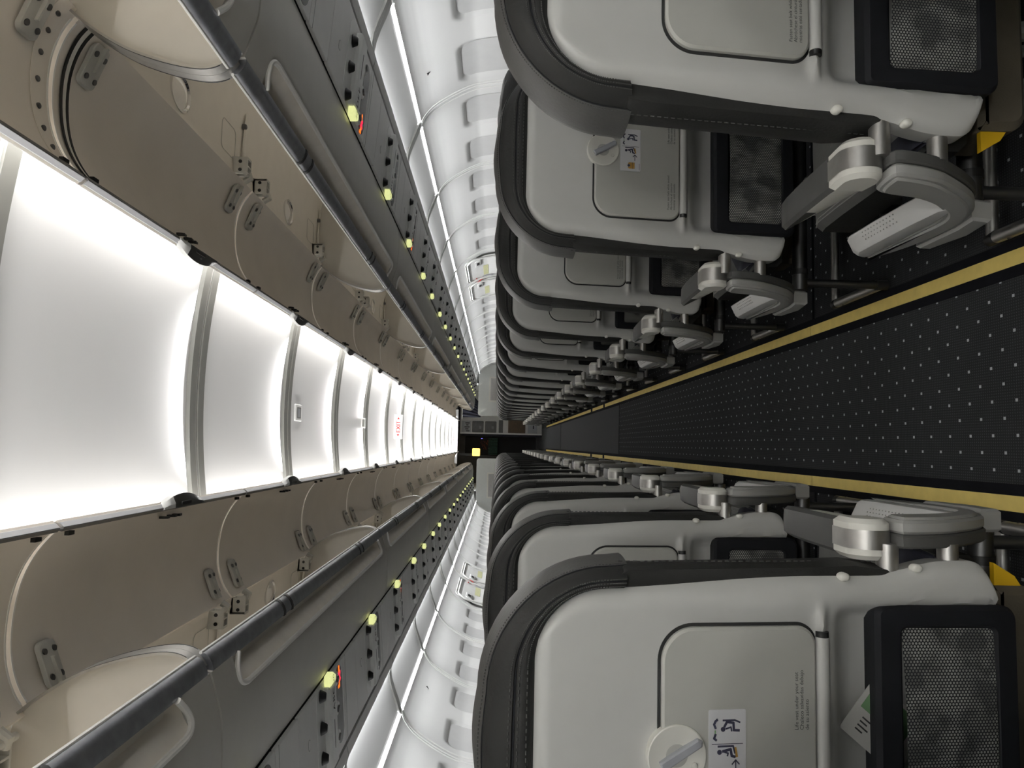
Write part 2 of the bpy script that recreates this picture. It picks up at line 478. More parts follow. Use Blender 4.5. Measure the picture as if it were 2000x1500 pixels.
def backcush_mb(xc, fine=True):
    mb = MB(); fn = SB(xc); rings = []
    for z, k in ((.50, .86), (.53, .93), (.57, .985), (.62, 1.01), (.70, 1.), (.80, .995), (.90, .99), (.955, .985), (.966, .96), (.97, .93)):
        h = .244 * k
        ins = hw(z) - .012
        ring = [(-ins, .05), (-ins, .022), (-(ins + .012), .014), (-h + .004, .018), (-h, .034), (-h, .075), (-h + .012, .115), (-.12, .118), (0, .112), (.12, .118), (h - .012, .115), (h, .075), (h, .034), (h - .004, .018), (ins + .012, .014), (ins, .022), (ins, .05), (0, .052)]
        rings.append([fn(a, z, w) for a, w in ring])
    mb.loft(rings, True, 0)
    if fine:
        for sg in (-1, 1):
            for j in range(37):
                z = .58 + j * .0105
                mb.tube([fn(sg * (.2445), z, .048), fn(sg * (.2445), z + .006, .048)], .0008, 4, 1)
    return mb
def cushion_mb(xc, side=0):
    mb = MB(); rings = []
    h0 = .228 if side else .206
    for y, zt, zb, k in ((.085, .462, .40, .92), (.10, .472, .392, .98), (.18, .470, .385, 1), (.30, .464, .372, 1), (.42, .460, .36, 1), (.51, .454, .35, 1), (.552, .442, .352, .985), (.572, .415, .365, .95)):
        hl = (h0 + .028 * (1 if side else 0)) * k; hr = h0 * k; c = .014
        rings.append([(xc - hl + c, y, zb), (xc - hl, y, zb + c), (xc - hl, y, zt - c), (xc - hl + c * .8, y, zt), (xc - hl * .3, y, zt + .006), (xc + hr * .3, y, zt + .006), (xc + hr - c * .8, y, zt), (xc + hr, y, zt - c), (xc + hr, y, zb + c), (xc + hr - c, y, zb)])
    mb.loft(rings, True, 0)
    for i in range(len(mb.f)):                         # lighter top panel
        f = mb.f[i]
        if len(f) == 4 and min(mb.v[j][2] for j in f) > .425: mb.m[i] = 1
    for sg in (-1, 1):
        hh = (h0 + (.028 if side and sg < 0 else 0)) - .012
        for dx in (0, .008):
            mb.tube([(xc + sg * (hh - dx), y, z) for y, z in ((.10, .4735), (.18, .4715), (.30, .4655), (.42, .4615), (.51, .4555), (.55, .443))], .0012, 5, 2)
    for dx in (0, .008):
        mb.tube([(xc - .2, .556 - dx, .438), (xc - .09, .40 - dx, .4690), (xc + .09, .40 - dx, .4690), (xc + .2, .556 - dx, .438)], .0012, 5, 2)
    return mb

def tray_parts(xc, root, o, sx, full=True):
    """tray table with latch, placard, lettering. u axis is not mirrored in the picture: sx flips it back"""
    fn = SB(xc)
    mb = MB()
    P = rrect(-.165, .165, .694, .9125, (.026, .026, .045, .045), 12)
    mb.slab(offset_poly(P, -.0042), .012, -.0020, .0, fn, 1)  # dark slab stands in for the shadow line round the tray
    mb.slab(P, .006, -.0115, 0, fn, 0, bev2=.0035)
    tray = mb.build('tray_table', [TRAY, DARKGAP], root, sx, o)
    mb = MB()
    mb.cyl(fn(-.150, .6835, -.007), fn(.150, .6835, -.007), .0095, 14, 0)
    for sg in (-1, 1):
        mb.cyl(fn(sg * .150, .6835, -.007), fn(sg * .1575, .6835, -.007), .0088, 14, 1)
    mb.build('hinge_bar', [SHELL, BLACK], root, sx, o)
    if not full: return
    U = lambda a, b, t: fn(a * sx, b, t)                 # un-mirrored lettering
    mb = MB()
    c = (.0, .892)
    rings = []
    for q, w in ((.0405, .0), (.0405, -.0135), (.039, -.0145), (.034, -.0135), (.015, -.0115), (.002, -.011)):
        rings.append([U(c[0] + q * math.cos(2 * PI * k / 36), c[1] + q * math.sin(2 * PI * k / 36), w) for k in range(36)])
    mb.loft(rings, True, 0)
    a, b = Vector((-.012, .914)), Vector((.018, .862)); d = (b - a).normalized(); n = Vector((-d.y, d.x)) * .0065
    P = [tuple(a - n), tuple(b - n * .9), tuple(b + d * .004), tuple(b + n * .9), tuple(a + n)]
    mb.slab(P, -.011, -.0205, 0, U, 1, bev2=.002)
    mb.slab(circle(-.013, .868, .0045, 12), -.011, -.0145, 0, U, 0, bev2=.001)
    mb.build('latch', [CREAM, LATCHG], tray, sx, o)
    # safety placard with pictograms
    mb = MB()
    mb.slab(rrect(-.050, .058, .7965, .8485, .002, 2), -.0115, -.0123, 0, U, 0)
    t, th = -.0123, -.0004
    mb.stroke([(.0135, .801), (.0135, .844)], .0007, U, t, th, 1)
    def dot(x, z, q, mi): mb.slab(circle(x, z, q, 12), t, t + th, 0, U, mi)
    # brace position (right field)
    dot(.0325, .8285, .0032, 1)
    mb.stroke([(.036, .8265), (.042, .823), (.0405, .814), (.031, .8135), (.0305, .806)], .0032, U, t, th, 1)
    mb.stroke([(.033, .8245), (.035, .8175), (.030, .8165)], .002, U, t, th, 1)
    mb.stroke([(.044, .8285), (.044, .812), (.041, .805)], .0022, U, t, th, 1)
    mb.stroke([(.0185, .838), (.021, .841), (.026, .839)], .003, U, t, th, 1)
    mb.stroke([(.0275, .8395), (.031, .8395)], .0016, U, t, th, 3)
    mb.stroke([(.034, .839), (.039, .841), (.043, .839), (.045, .8365)], .003, U, t, th, 1)
    # seated figure, arrow and life vest (left field)
    dot(.003, .8335, .0033, 1)
    mb.stroke([(.004, .829), (.0065, .818), (-.002, .8165), (-.0035, .812)], .0034, U, t, th, 1)
    mb.stroke([(.003, .8265), (.0015, .8215), (-.002, .8225)], .002, U, t, th, 1)
    mb.stroke([(.0105, .8355), (.0105, .8145), (.0015, .812)], .0024, U, t, th, 1)
    mb.stroke([(.008, .8115), (-.003, .8095)], .0032, U, t, th, 2)
    mb.stroke([(-.0225, .811), (-.0075, .811)], .0015, U, t, th, 1)
    mb.stroke([(-.013, .816), (-.0075, .811), (-.013, .806)], .0016, U, t, th, 1)
    mb.slab([(-.0435, .8115), (-.0435, .826), (-.040, .829), (-.038, .823), (-.033, .823), (-.031, .829), (-.0275, .826), (-.0275, .8115)], t, t + th, 0, U, 2)
    dot(-.0355, .8265, .0034, 1)
    mb.stroke([(-.0435, .817), (-.0275, .817)], .0014, U, t, th, 1)
    mb.stroke([(-.046, .7995), (-.03, .7995)], .0008, U, t, th, 1)
    mb.build('safety_placard', [STICK, INKB, VEST, GREENP], tray, sx, o)
    mb = MB()
    put_text(mb, 'Fasten seat belt while seated\nAbróchese el cinturón\nmientras esté sentado', .0076, U, -.0118, -.142, .7215, 0, spacing=1.0)
    mb.build('lettering', INK, tray, sx, o)
    mb = MB()
    put_text(mb, 'Life vest under your seat\nChaleco salvavidas debajo\nde su asiento', .0076, U, -.0118, .028, .7215, 0, spacing=1.0)
    mb.build('lettering', INK, tray, sx, o)

def seat_parts(root, o, sx, idx, full):
    # nearest rows carry every fitting
    xc = XC[idx]; fn = SB(xc)
    shell_mb(xc, fine=full).build('seat_shell', [SHELL, CREAM], root, sx, o, 50)
    cover_mb(xc, full).build('headrest_cover', [LEATHER, BLACKTRIM, THREAD, LEATHERLIT], root, sx, o, 55)
    backcush_mb(xc, full).build('back_cushion', [LEATHER, THREAD], root, sx, o, 50)
    tray_parts(xc, root, o, sx, full)
    # literature pocket: padded black frame and net
    mb = MB(); P = rrect(-.19, .19, .386, .60, (.022, .022, .012, .012)); Q = rrect(-.158, .158, .424, .560, .008)
    n = len(P)
    SCQ = 1. if xc < .6 else .9
    def PF(a, b, t): return (xc + a * SCQ, -KL * (b - .685) + t + .010 * smooth01((.60 - b) / .22) * -1.0, b)
    rings = [[PF(a, b, .034) for a, b in P], [PF(a, b, .004) for a, b in P], [PF(a, b, -.004) for a, b in offset_poly(P, .006)],
             [PF(a, b, -.004) for a, b in offset_poly(Q, -.005)], [PF(a, b, .002) for a, b in Q], [PF(a, b, .012) for a, b in Q]]
    mb.loft(rings, False, 0)
    pk = mb.build('literature_pocket', BLACKTRIM, root, sx, o)
    mb = MB(); g = []
    for j in range(7):
        b = .423 + .138 * j / 6
        g.append([PF(-.159 + .318 * i / 10, b, .0015 - .012 * math.sin(PI * i / 10) * (.4 + .6 * j / 6)) for i in range(11)])
    mb.loft(g, False, 0, closed=False)
    mb.build('net_panel', NET, pk, sx, o)
    cushion_mb(xc, idx == 0).build('seat_cushion', [LEATHER, LEATHER2, THREADL], root, sx, o)
    if full:
        mb = MB()
        rings = []
        cz0, cu0 = 1.018, .132
        for q, w in ((.031, .004), (.031, -.0012), (.029, -.002), (.020, -.0008), (.008, .0005)):
            rings.append([fn(cu0 + q * math.cos(2 * PI * k / 28), cz0 + q * math.sin(2 * PI * k / 28), w) for k in range(28)])
        mb.loft(rings, True, 0)
        mb.cyl(fn(cu0, cz0, 0), fn(cu0, cz0, -.016), .0075, 16, 1, .003)
        mb.build('coat_hook', [SHELL, CREAM], root, sx, o)
        mb = MB()
        P = rrect(-.20, .16, .272, .352, (.03, .03, .006, .006))
        ya, yb = (.12, .25) if full == 2 else (.325, .44)
        if full != 2: P = [(a * .9, b - .03) for a, b in P]
        mb.slab(P, ya, yb, .012, lambda a, b, t: (xc + a, t, b), 0)
        if full == 2: mb.slab([(-.20, .345), (-.235, .345), (-.215, .312), (-.20, .302)], ya + .015, ya + .025, 0, lambda a, b, t: (xc + a, t, b), 1)
        mb.build('life_vest_pouch', [POUCH, YELTAG], root, sx, o)

BAY = [(.026, .549), (.030, .515), (.038, .490), (.052, .460), (.074, .430), (.103, .394), (.138, .358), (.178, .331), (.222, .314), (.272, .306), (.35, .306), (.43, .316), (.50, .332),
       (.535, .345), (.528, .360), (.44, .358), (.33, .357), (.262, .357), (.225, .362), (.193, .378), (.165, .404), (.142, .434), (.124, .468), (.114, .50), (.106, .528), (.094, .544), (.06, .552)]
BAY = [(y if y < .25 else .25 + (y - .25) * .88, z) for y, z in BAY]
def smooth_loop(P, m=3):
    out = []; n = len(P)
    for i in range(n):
        p0, p1, p2, p3 = (Vector(P[(i + k) % n]) for k in (-1, 0, 1, 2))
        for q in range(m):
            t = q / m
            out.append(tuple(.5 * (2 * p1 + (p2 - p0) * t + (2 * p0 - 5 * p1 + 4 * p2 - p3) * t * t + (3 * p1 - p0 - 3 * p2 + p3) * t ** 3)))
    return out
BAY = smooth_loop(BAY)
def end_bay(root, o, sx, full, x0=.254):
    YZ = lambda a, b, t: (t, a, b)
    mb = MB()
    mb.slab(BAY, x0 + .003, x0 + .023, .004, YZ, 0)
    mb.slab(offset_poly(BAY, .009), x0 - .001, x0 + .006, .003, YZ, 0)
    bay = mb.build('end_bay', ENDBAY, root, sx, o)
    mb = MB(); mb.slab(offset_poly(BAY, -.002), x0 + .0235, x0 + .043, .003, YZ, 0)
    mb.build('bay_backing', ENDDARK, bay, sx, o)
    mb = MB()
    rings = []
    for y, zt, zb in ((.165, .400, .372), (.185, .412, .362), (.26, .416, .356), (.36, .417, .354), (.455, .416, .354), (.482, .406, .354), (.492, .390, .356)):
        rings.append([(x0 + .006, y, zb), (x0 + .002, y, zb + .008), (x0 + .002, y, zt - .022), (x0 + .009, y, zt - .012), (x0 + .034, y, zt), (x0 + .038, y, zt - .004), (x0 + .038, y, zb)])
    mb.loft(rings, True, 0)
    if full:
        for j in range(11):
            for k in range(3):
                y = .285 + j * .0115 + (k % 2) * .0055; x = x0 + .0145 + k * .007; z = .405 + (x - x0 - .009) * .48 + .0004
                mb.cyl((x, y, z - .002), (x, y, z + .0004), .0013, 6, 1)
    mb.build('light_bar', [WHITEP, ENDBAY], bay, sx, o)
    for y, z in ((.046, .563), (.058, .466)):
        mb = MB()
        mb.cyl((x0 + .038, y, z), ((.345 if z > .5 else .330), y, z), .0155 if z > .5 else .0145, 18, 0)
        mb.build('support_post', ALU, bay, sx, o)
    mb = MB()
    P = [(.205, .318), (.215, .276), (.30, .262), (.40, .276), (.40, .306), (.27, .307)]
    mb.slab(P, x0 - .003, x0 + .036, .005, YZ, 0)
    mb.build('bar_end_cap', ENDBAY, bay, sx, o)

def armrest(root, o, sx, x0, x1, full):
    YZ = lambda a, b, t: (t, a, b)
    mb = MB(); rings = []
    xm = (x0 + x1) / 2; h = (x1 - x0) / 2
    for y, zt, zb, k in ((.085, .608, .560, .96), (.12, .614, .560, 1), (.22, .612, .572, 1), (.30, .608, .584, .97), (.335, .604, .588, .92), (.345, .598, .591, .8)):
        q = h * k
        rings.append([(xm - q * .8, y, zb), (xm - q, y, zb + (zt - zb) * .35), (xm - q, y, zt - .008), (xm - q + .006, y, zt - .001), (xm, y, zt), (xm + q - .006, y, zt - .001), (xm + q, y, zt - .008), (xm + q, y, zb + (zt - zb) * .35), (xm + q * .8, y, zb)])
    mb.loft(rings, True, 0)
    for i in range(len(mb.f)):
        f = mb.f[i]
        if len(f) == 4:
            c = sum((Vector(mb.v[j]) for j in f), Vector()) / 4
            if c.z < .598 and abs(c.x - xm) > h * .5 and c.z < rings[0][3][2] - .012: mb.m[i] = 1
    arm = mb.build('armrest', [ARMPAD, CREAM], root, sx, o)
    cy, cz, R = .068, .584, .0325
    mb = MB()
    P = circle(cy, cz, R, 28)
    P2 = []
    for a, b in P:                                    # rounded rear, square towards the pad
        if a > cy: b = cz + (b - cz) * 1.0
        P2.append((a if a < cy else cy + (a - cy) * 1.0, b))
    P2 = [(a, b) for a, b in P if a <= cy] 
    P2 = sorted(P2, key=lambda p: -p[1])
    prof = [(cy + .04, cz + .030)] + P2 + [(cy + .04, cz - .026)]
    mb.slab(prof, x0 - .002, x1 + .002, .007, YZ, 0)
    cap = mb.build('armrest_cap', CREAM, arm, sx, o)
    mb = MB()
    a = [(p[0], p[1]) for p in prof if True]
    outp = offset_poly(prof, -.0012)
    vs = [(x, p[0], p[1]) for p in outp[:-4] for x in (x0 + .014, x1 - .014)]
    m = len(outp) - 4
    mb.add(vs, [(2 * i, 2 * i + 1, 2 * i + 3, 2 * i + 2) for i in range(m - 1)], 0)
    mb.build('metal_band', ALU, arm, sx, o, angle=60)

def bench(root, sx, full):
    o = BO
    for i in range(3): seat_parts(root, o, sx, i, full if i == 0 else False)
    end_bay(root, o, sx, full, .247 if sx > 0 else .261)
    armrest(root, o, sx, *((.253, .314) if sx > 0 else (.266, .322)), full)
    for xm in ((XC[0] + XC[1]) / 2, (XC[1] + XC[2]) / 2):
        mb = MB(); rings = []
        for y, zt, zb in ((.05, .60, .545), (.09, .612, .55), (.22, .612, .572), (.335, .604, .588), (.345, .598, .592)):
            rings.append([(xm - .02, y, zb), (xm - .022, y, zt - .006), (xm - .016, y, zt), (xm + .016, y, zt), (xm + .022, y, zt - .006), (xm + .02, y, zb)])
        mb.loft(rings, True, 0)
        mb.build('armrest', ARMPAD, root, sx, o)
    mb = MB()
    for y, z in ((.285, .268), (.50, .30)):
        mb.cyl((.30, y, z), (1.655, y, z), .021, 18, 0)
        for x in (.345, .80, 1.26): mb.cyl((x, y, z), (x + .016, y, z), .0235, 18, 1)
    mb.build('crossbar', [STEELD, BLACK], root, sx, o)
    mb = MB()
    mb.cyl((.322, .285, .262), (.322, .285, .035), .0125, 12, 1)
    mb.cyl((.322, .285, .045), (.322, .285, .012), .015, 12, 2)
    mb.cyl((.322, .29, .030), (.322, .56, .030), .0145, 14, 0)
    mb.cyl((.322, .56, .030), (.322, .585, .030), .0155, 14, 2)
    mb.cyl((.322, .575, .030), (1.62, .575, .030), .0135, 14, 0)
    mb.cyl((.3065, .52, .030), (.310, .52, .030), .004, 8, 2)
    mb.build('baggage_bar', [ALU, STEELD, BLACK], root, sx, o)
    for x in (.62, 1.30):
        mb = MB()
        mb.tube([(x, .285, .268), (x, .23, .12), (x, .20, .015)], .018, 10, 0)
        mb.tube([(x, .50, .30), (x, .52, .16), (x, .53, .015)], .018, 10, 0)
        mb.tube([(x, .21, .05), (x, .50, .27)], .012, 8, 0)
        mb.box(x - .03, x + .03, .17, .58, 0, .016, 0)
        mb.build('leg', ALU, root, sx, o)
    if full:
        mb = MB()
        mb.tube([(.345, .05, .475), (.334, .10, .492), (.338, .14, .486), (.345, .19, .476), (.39, .24, .477)], .01, 8, 0, flat=(.020, .003))
        mb.tube([(.342, .06, .47), (.333, .09, .476), (.33, .13, .47), (.345, .16, .468)], .01, 8, 0, flat=(.016, .003))
        mb.add([(.338, .075, .500), (.352, .080, .504), (.346, .11, .49), (.334, .105, .487)], [(0, 1, 2, 3)], 1)
        mb.build('seat_belt', [NAVY, CARD], root, sx, o)

protos = {}
for sx in (1, -1):
    for i in range(NROW):
        kind = 2 if i == 0 else 1 if i < 7 else 0
        y = Y0 + PITCH * i
        lab = f"grey triple seat, {ORD[i]} row from the camera on the {SIDE[sx]} side"
        grp = f"triple seats along the {WORD[sx]} side"
        loc = (sx * BO[0], y + BO[1], 0)
        if (sx, kind) not in protos:
            e = empty('triple_seat', loc, lab, 'seat', grp); bench(e, sx, kind); protos[(sx, kind)] = e
        else:
            e = copy_tree(protos[(sx, kind)]); e.location = loc; e['label'] = lab

for sx in (1, -1):
    for i in (1, 2):
        e = copy_tree(protos[(sx, 0)]); e.location = (sx * BO[0], Y0 - PITCH * i + BO[1], 0)
        e['label'] = f"grey triple seat behind the camera, {'first' if i == 1 else 'second'} row back on the {SIDE[sx]} side"

# safety card sticking out of the nearest pocket on the A B C side
mb = MB()
fnc = lambda a, b, t: (a, Y0 - KL * (b - .685) + t, b)
cc = Vector((-.553, .647)); e1 = Vector((.77, -.64)).normalized(); e2 = Vector((-.64, -.77)).normalized()
P = [tuple(cc), tuple(cc + e1 * .085), tuple(cc + e1 * .085 + e2 * .11), tuple(cc + e2 * .11)]
mb.slab(P, .020, .0212, 0, fnc, 0)
def onc(a, b): q = cc + e1 * a + e2 * b; return (q.x, q.y)
mb.slab([onc(.042, .008), onc(.080, .008), onc(.080, .09), onc(.042, .09)], .020, .0195, 0, fnc, 1)
for k, (a0, a1, b) in enumerate(((.008, .026, .030), (.010, .020, .036), (.008, .030, .042), (.012, .024, .050))):
    mb.stroke([onc(.014 + .006 * k, .02), onc(.014 + .006 * k, .02 + .012 + .006 * (k % 2))], .0022, fnc, .020, -.0005, 2)
tag(mb.build('safety_card', [CARD, GREENP, INK]), 'white and green card poking out of the nearest black net pocket', 'card')

# ------------------------------------------------------------------ floor
YF0, YF1 = -2.2, 19.9
def plane_struct(name, m, x0, x1, y0, y1, z0, z1):
    mb = MB(); mb.box(x0, x1, y0, y1, z0, z1); return struct(mb.build(name, m))
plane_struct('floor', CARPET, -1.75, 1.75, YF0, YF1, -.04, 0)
k = 0
for sx in (1, -1):                                   # black track covers either side of the runner
    k += 1
    a, b = sorted((sx * .228, sx * .312))
    struct(MB().box(a, b, YF0, 17.2, 0, .003).build(f'trim_{k}', TRACKBLK))
for y in (2.645, 6.93, 13.3):
    k += 1
    if y < 3:
        mb = MB(); mb.box(.312, 1.65, y - .006, y + .006, 0, .003); mb.box(-1.65, -.312, y - .006, y + .006, 0, .003)
    else:
        mb = MB(); mb.box(-.228, .228, y - .006, y + .006, 0, .002)
    struct(mb.build(f'trim_{k}', TRACKBLK))
segs = [(YF0, 2.662, 'first'), (2.666, 7.84, 'second'), (7.97, 8.86, 'third'), (9.02, 17.1, 'fourth')]
for sx in (1, -1):
    for a, b, w in segs:
        mb = MB(); x0, x1 = sorted((sx * .2535, sx * .2885)); mb.box(x0, x1, a, b, .003, .0045)
        tag(mb.build('path_marking_strip', YELLOW), f"yellow floor path strip beside the {SIDE[sx]} seats, {w} length from the camera", 'floor marking', 'yellow floor path strips')

# ------------------------------------------------------------------ ceiling
def cz_(x): return 2.149 - .21 * x * x
CP = 1.066; CJ = 2.473
NJ0, NJ1 = -4, 15
prof = [(-.52 + 1.04 * i / 26, cz_(-.52 + 1.04 * i / 26)) for i in range(27)]
tj = 0
for j in range(NJ0, NJ1):
    y1 = CJ + CP * j; y0 = y1 - CP
    mb = MB(); mb.ribbon(prof, y0, y1, .012, 0, 8)
    struct(mb.build('ceiling', CEIL))
    # joint rib: two grey bars with a pale groove between
    mb = MB()
    for a, b, m, d in ((-.056, -.010, 0, .014), (-.010, .010, 1, .008), (.010, .056, 0, .014)):
        mb.ribbon([(x, z - .0005) for x, z in prof[1:-1]], y1 + a, y1 + b, -d, m)
    tj += 1
    struct(mb.build(f'trim_{10 + tj}', [RIBG, CEIL]))
# cove behind the bin doors
for sx in (1, -1):
    mb = MB(); mb.ribbon([(.52, cz_(.52)), (.52, 2.20), (.90, 2.20)], YF0, 17.2, .01)
    struct(mb.build('ceiling', CEIL, sx=sx))

# ------------------------------------------------------------------ overhead bins
BL = 2.136; B0 = 1.47 - BL; NB = 8
DIV = [(.700, 2.030), (.672, 2.000), (.640, 1.955), (.610, 1.900), (.590, 1.842), (.578, 1.790), (.574, 1.750), (.579, 1.722), (.592, 1.702), (.606, 1.692)]
INNER = [(.705, 2.036), (.80, 2.044), (.95, 2.036), (1.08, 2.005), (1.17, 1.94), (1.20, 1.86), (1.20, 1.745), (1.17, 1.722), (.63, 1.703)]
DOOR = [(.345, 1.980), (.362, 2.000), (.392, 2.024), (.43, 2.044), (.475, 2.057), (.53, 2.063), (.585, 2.061), (.63, 2.050), (.665, 2.033), (.692, 2.010)]
DIV = smooth_open(DIV, 3); DOOR = smooth_open(DOOR, 3)
def binunit(root, sx, first=False):
    """y runs 0..BL"""
    o = (.9, BL / 2, 1.85)
    mb = MB()
    mb.ribbon(INNER, .012, BL - .012, .008, 0, 4)
    mb.build('bin_liner', BINCREAM, root, sx, o)
    # outer belly
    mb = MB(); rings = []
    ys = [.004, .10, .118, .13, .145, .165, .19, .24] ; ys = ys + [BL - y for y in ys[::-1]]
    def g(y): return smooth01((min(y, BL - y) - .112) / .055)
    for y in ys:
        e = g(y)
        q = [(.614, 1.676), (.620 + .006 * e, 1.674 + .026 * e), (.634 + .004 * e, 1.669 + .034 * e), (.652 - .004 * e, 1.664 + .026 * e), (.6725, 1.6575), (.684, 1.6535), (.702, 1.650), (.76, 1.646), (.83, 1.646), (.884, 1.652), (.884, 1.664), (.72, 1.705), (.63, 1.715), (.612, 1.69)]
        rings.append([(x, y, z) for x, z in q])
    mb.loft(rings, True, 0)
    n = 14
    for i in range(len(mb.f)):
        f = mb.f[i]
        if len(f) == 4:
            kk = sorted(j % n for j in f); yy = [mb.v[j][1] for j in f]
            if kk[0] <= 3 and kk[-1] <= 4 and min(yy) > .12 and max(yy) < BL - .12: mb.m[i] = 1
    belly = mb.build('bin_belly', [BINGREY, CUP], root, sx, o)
    mb = MB()
    path = [(.616, .150, 1.6745), (.640, .128, 1.667), (.658, .122, 1.661), (.670, .130, 1.6575), (.676, .15, 1.655)] + [(.678, .2 + (BL - .4) * t / 6, 1.6545) for t in range(7)] + [(.676, BL - .15, 1.655), (.670, BL - .130, 1.6575), (.658, BL - .122, 1.661), (.640, BL - .128, 1.667), (.616, BL - .150, 1.6745)]
    mb.tube(smooth_open(path, 4), .004, 8, 0, flat=(.0066, .0055))
    mb.build('grip_rim', RIMW, belly, sx, o)
    # sill rail
    P = [(.616, 1.676), (.608, 1.676), (.597, 1.680), (.588, 1.686), (.582, 1.693), (.581, 1.699), (.586, 1.704), (.600, 1.704), (.620, 1.690)]
    mb = MB()
    mb.slab(P, .014, BL - .014, 0, lambda a, b, t: (a, t, b), 0)
    mb.tube([(.5805, .014, 1.702), (.5805, BL - .014, 1.702)], .0035, 8, 2)
    for c in (BL * .25, BL * .75):
        for d in (-.035, .035):
            mb.slab(offset_poly(P, -.002), c + d - .007, c + d + .007, 0, lambda a, b, t: (a, t, b), 1)
    mb.build('sill_rail', [RAILM, BLACK, RIMW], root, sx, o)
    # end walls with metal edge trim
    poly = DIV + [(.63, 1.69), (1.2, 1.715), (1.21, 1.86), (1.17, 1.95), (1.08, 2.015), (.95, 2.046), (.80, 2.054)]
    for y, y2 in ((.002, .016), (BL - .016, BL - .002)):
        mb = MB(); mb.slab(poly, y, y2, 0, lambda a, b, t: (a, t, b), 0)
        w = mb.build('end_wall', ENDWDIM, root, sx, o)
        mb = MB(); e0, e1 = (y - .0015, y2 + .014) if y < 1 else (y - .014, y2 + .0015)
        mb.ribbon(DIV, e0, e1, -.005, 0)
        mb.ribbon([(x - .0045, z) for x, z in DIV[1:-1]], (e1 - .004 if y < 1 else e0 + .001), (e1 - .001 if y < 1 else e0 + .004), -.0012, 1)
        mb.build('edge_trim', [ALU, BLACK], w, sx, o)
    # doors
    for d in (0, 1):
        y0 = d * BL / 2 + .0065; y1 = (d + 1) * BL / 2 - .0065; yc = (y0 + y1) / 2
        mb = MB(); mb.ribbon(DOOR, y0, y1, .016, 0, 2)
        for ya, yb in ((y0, y0 + .0045), (y1 - .0045, y1)): mb.ribbon(DOOR[1:-2], ya, yb, -.0012, 1)  # pale end strips imitate light leaking between the doors
        door = mb.build('bin_door', [BINDOOR, RIMW], root, sx, o)
        # edge strip
        mb = MB()
        mb.slab([(.349, 1.977), (.345, 1.976), (.337, 1.984), (.336, 1.998), (.342, 2.004), (.352, 1.998)], y0, y1, 0, lambda a, b, t: (a, t, b), 0)
        mb.slab([(.354, 1.980), (.347, 1.975), (.343, 1.978), (.352, 1.988)], y0, y1, 0, lambda a, b, t: (a, t, b), 1)
        mb.build('door_edge', [BINEDGE, STEELD], door, sx, o)
        # paddle latch with striker hooks
        mb = MB(); rings = []
        L = .25
        for k in range(13):
            t = -1 + 2 * k / 12; h = .003 + .026 * (1 - t * t) ** .9; y = yc + .03 + t * L / 2
            rings.append([(.350, y, 1.972), (.346 - h * .35, y, 1.968 + .004), (.344 - h, y, 1.980), (.342 - h, y, 1.992), (.345, y, 2.006), (.356, y, 2.0)])
        mb.loft(rings, True, 0)
        for i in range(len(mb.f)):
            f = mb.f[i]
            if len(f) == 4:
                c = sum((Vector(mb.v[j]) for j in f), Vector()) / 4
                if c.z < 1.986 and -.07 < c.y - yc - .03 < .125: mb.m[i] = 1
        lt = mb.build('latch', [WHITEP, STEELD], door, sx, o)
        mb = MB()
        mb.slab(rrect(yc + .0, yc + .06, 0, .012, .004, 3), 0, .004, 0, lambda a, b, t: (.336 + b * .7, a, 1.9705 - t * .5 + b * .0), 0)
        for dy in (-.045, .0, .03):
            P = [(0, 0), (.014, 0), (.014, -.010), (.024, -.018), (.006, -.020), (0, -.010)]
            mb.slab([(yc + dy + a, b) for a, b in P], .372, .378, 0, lambda a, b, t: (t, a, 2.008 + b), 0)
        mb.build('latch_hook', BLACK, lt, sx, o)
        # bumpers at the ends of the edge
        mb = MB()
        for yy in (y0 + .035, y1 - .06): mb.box(.358, .366, yy, yy + .02, 1.985, 1.994)
        mb.build('bumper', RUBBER, door, sx, o)
        # hinges: plate on the door, clevis block on the liner
        for yh, dirn in ((y0 + .095, 1), (y1 - .095, -1)):
            def HP(a, b, t):        # a along y, b along the door from the hinge, t below the door
                q = b / .11
                x = .690 - b * .98; z = 2.012 + .045 * math.sin(min(1, b / .14) * PI / 2)
                return (x, yh + a, z - t)
            mb = MB()
            mb.slab(rrect(-.028, .028, .014, .106, .013, 4), -.004, .006, .0, HP, 0, bev2=.002)
            mb.slab([(-.003, .018), (.003, .018), (.003, .075), (-.003, .075)], .004, .016, 0, HP, 0)
            for a in (-.016, .016):
                for b in (.038, .088): mb.slab(circle(a, b, .0062, 12), .004, .0105, 0, HP, 1)
            hp = mb.build('hinge_plate', [HINGE, STEELD], door, sx, o)
            mb = MB()
            mb.tube([(.690, yh, 2.004), (.702, yh, 1.985), (.716, yh, 1.992)], .011, 10, 0)
            mb.cyl((.708, yh - .03, 1.992), (.708, yh + .03, 1.992), .008, 12, 0)
            mb.build('hinge_arm', HINGE, hp, sx, o)
            mb = MB()
            mb.box(.712, .765, yh - .020, yh - .014, 1.990, 2.042, 0); mb.box(.712, .765, yh + .014, yh + .020, 1.990, 2.042, 0)
            mb.box(.760, .768, yh - .020, yh + .020, 1.990, 2.044, 0); mb.box(.712, .765, yh - .020, yh + .020, 2.032, 2.044, 0)
            mb.box(.735, .740, yh - .016, yh + .016, 1.990, 2.034, 0)
            for a in (.724, .752):
                mb.cyl((a, yh - .0215, 2.014), (a, yh - .0195, 2.014), .006, 10, 1); mb.cyl((a, yh + .0195, 2.014), (a, yh + .0215, 2.014), .006, 10, 1)
            mb.build('hinge_block', [HINGE, BLACK], root, sx, o)
        # round inspection mirror in the liner
        mb = MB(); rings = []
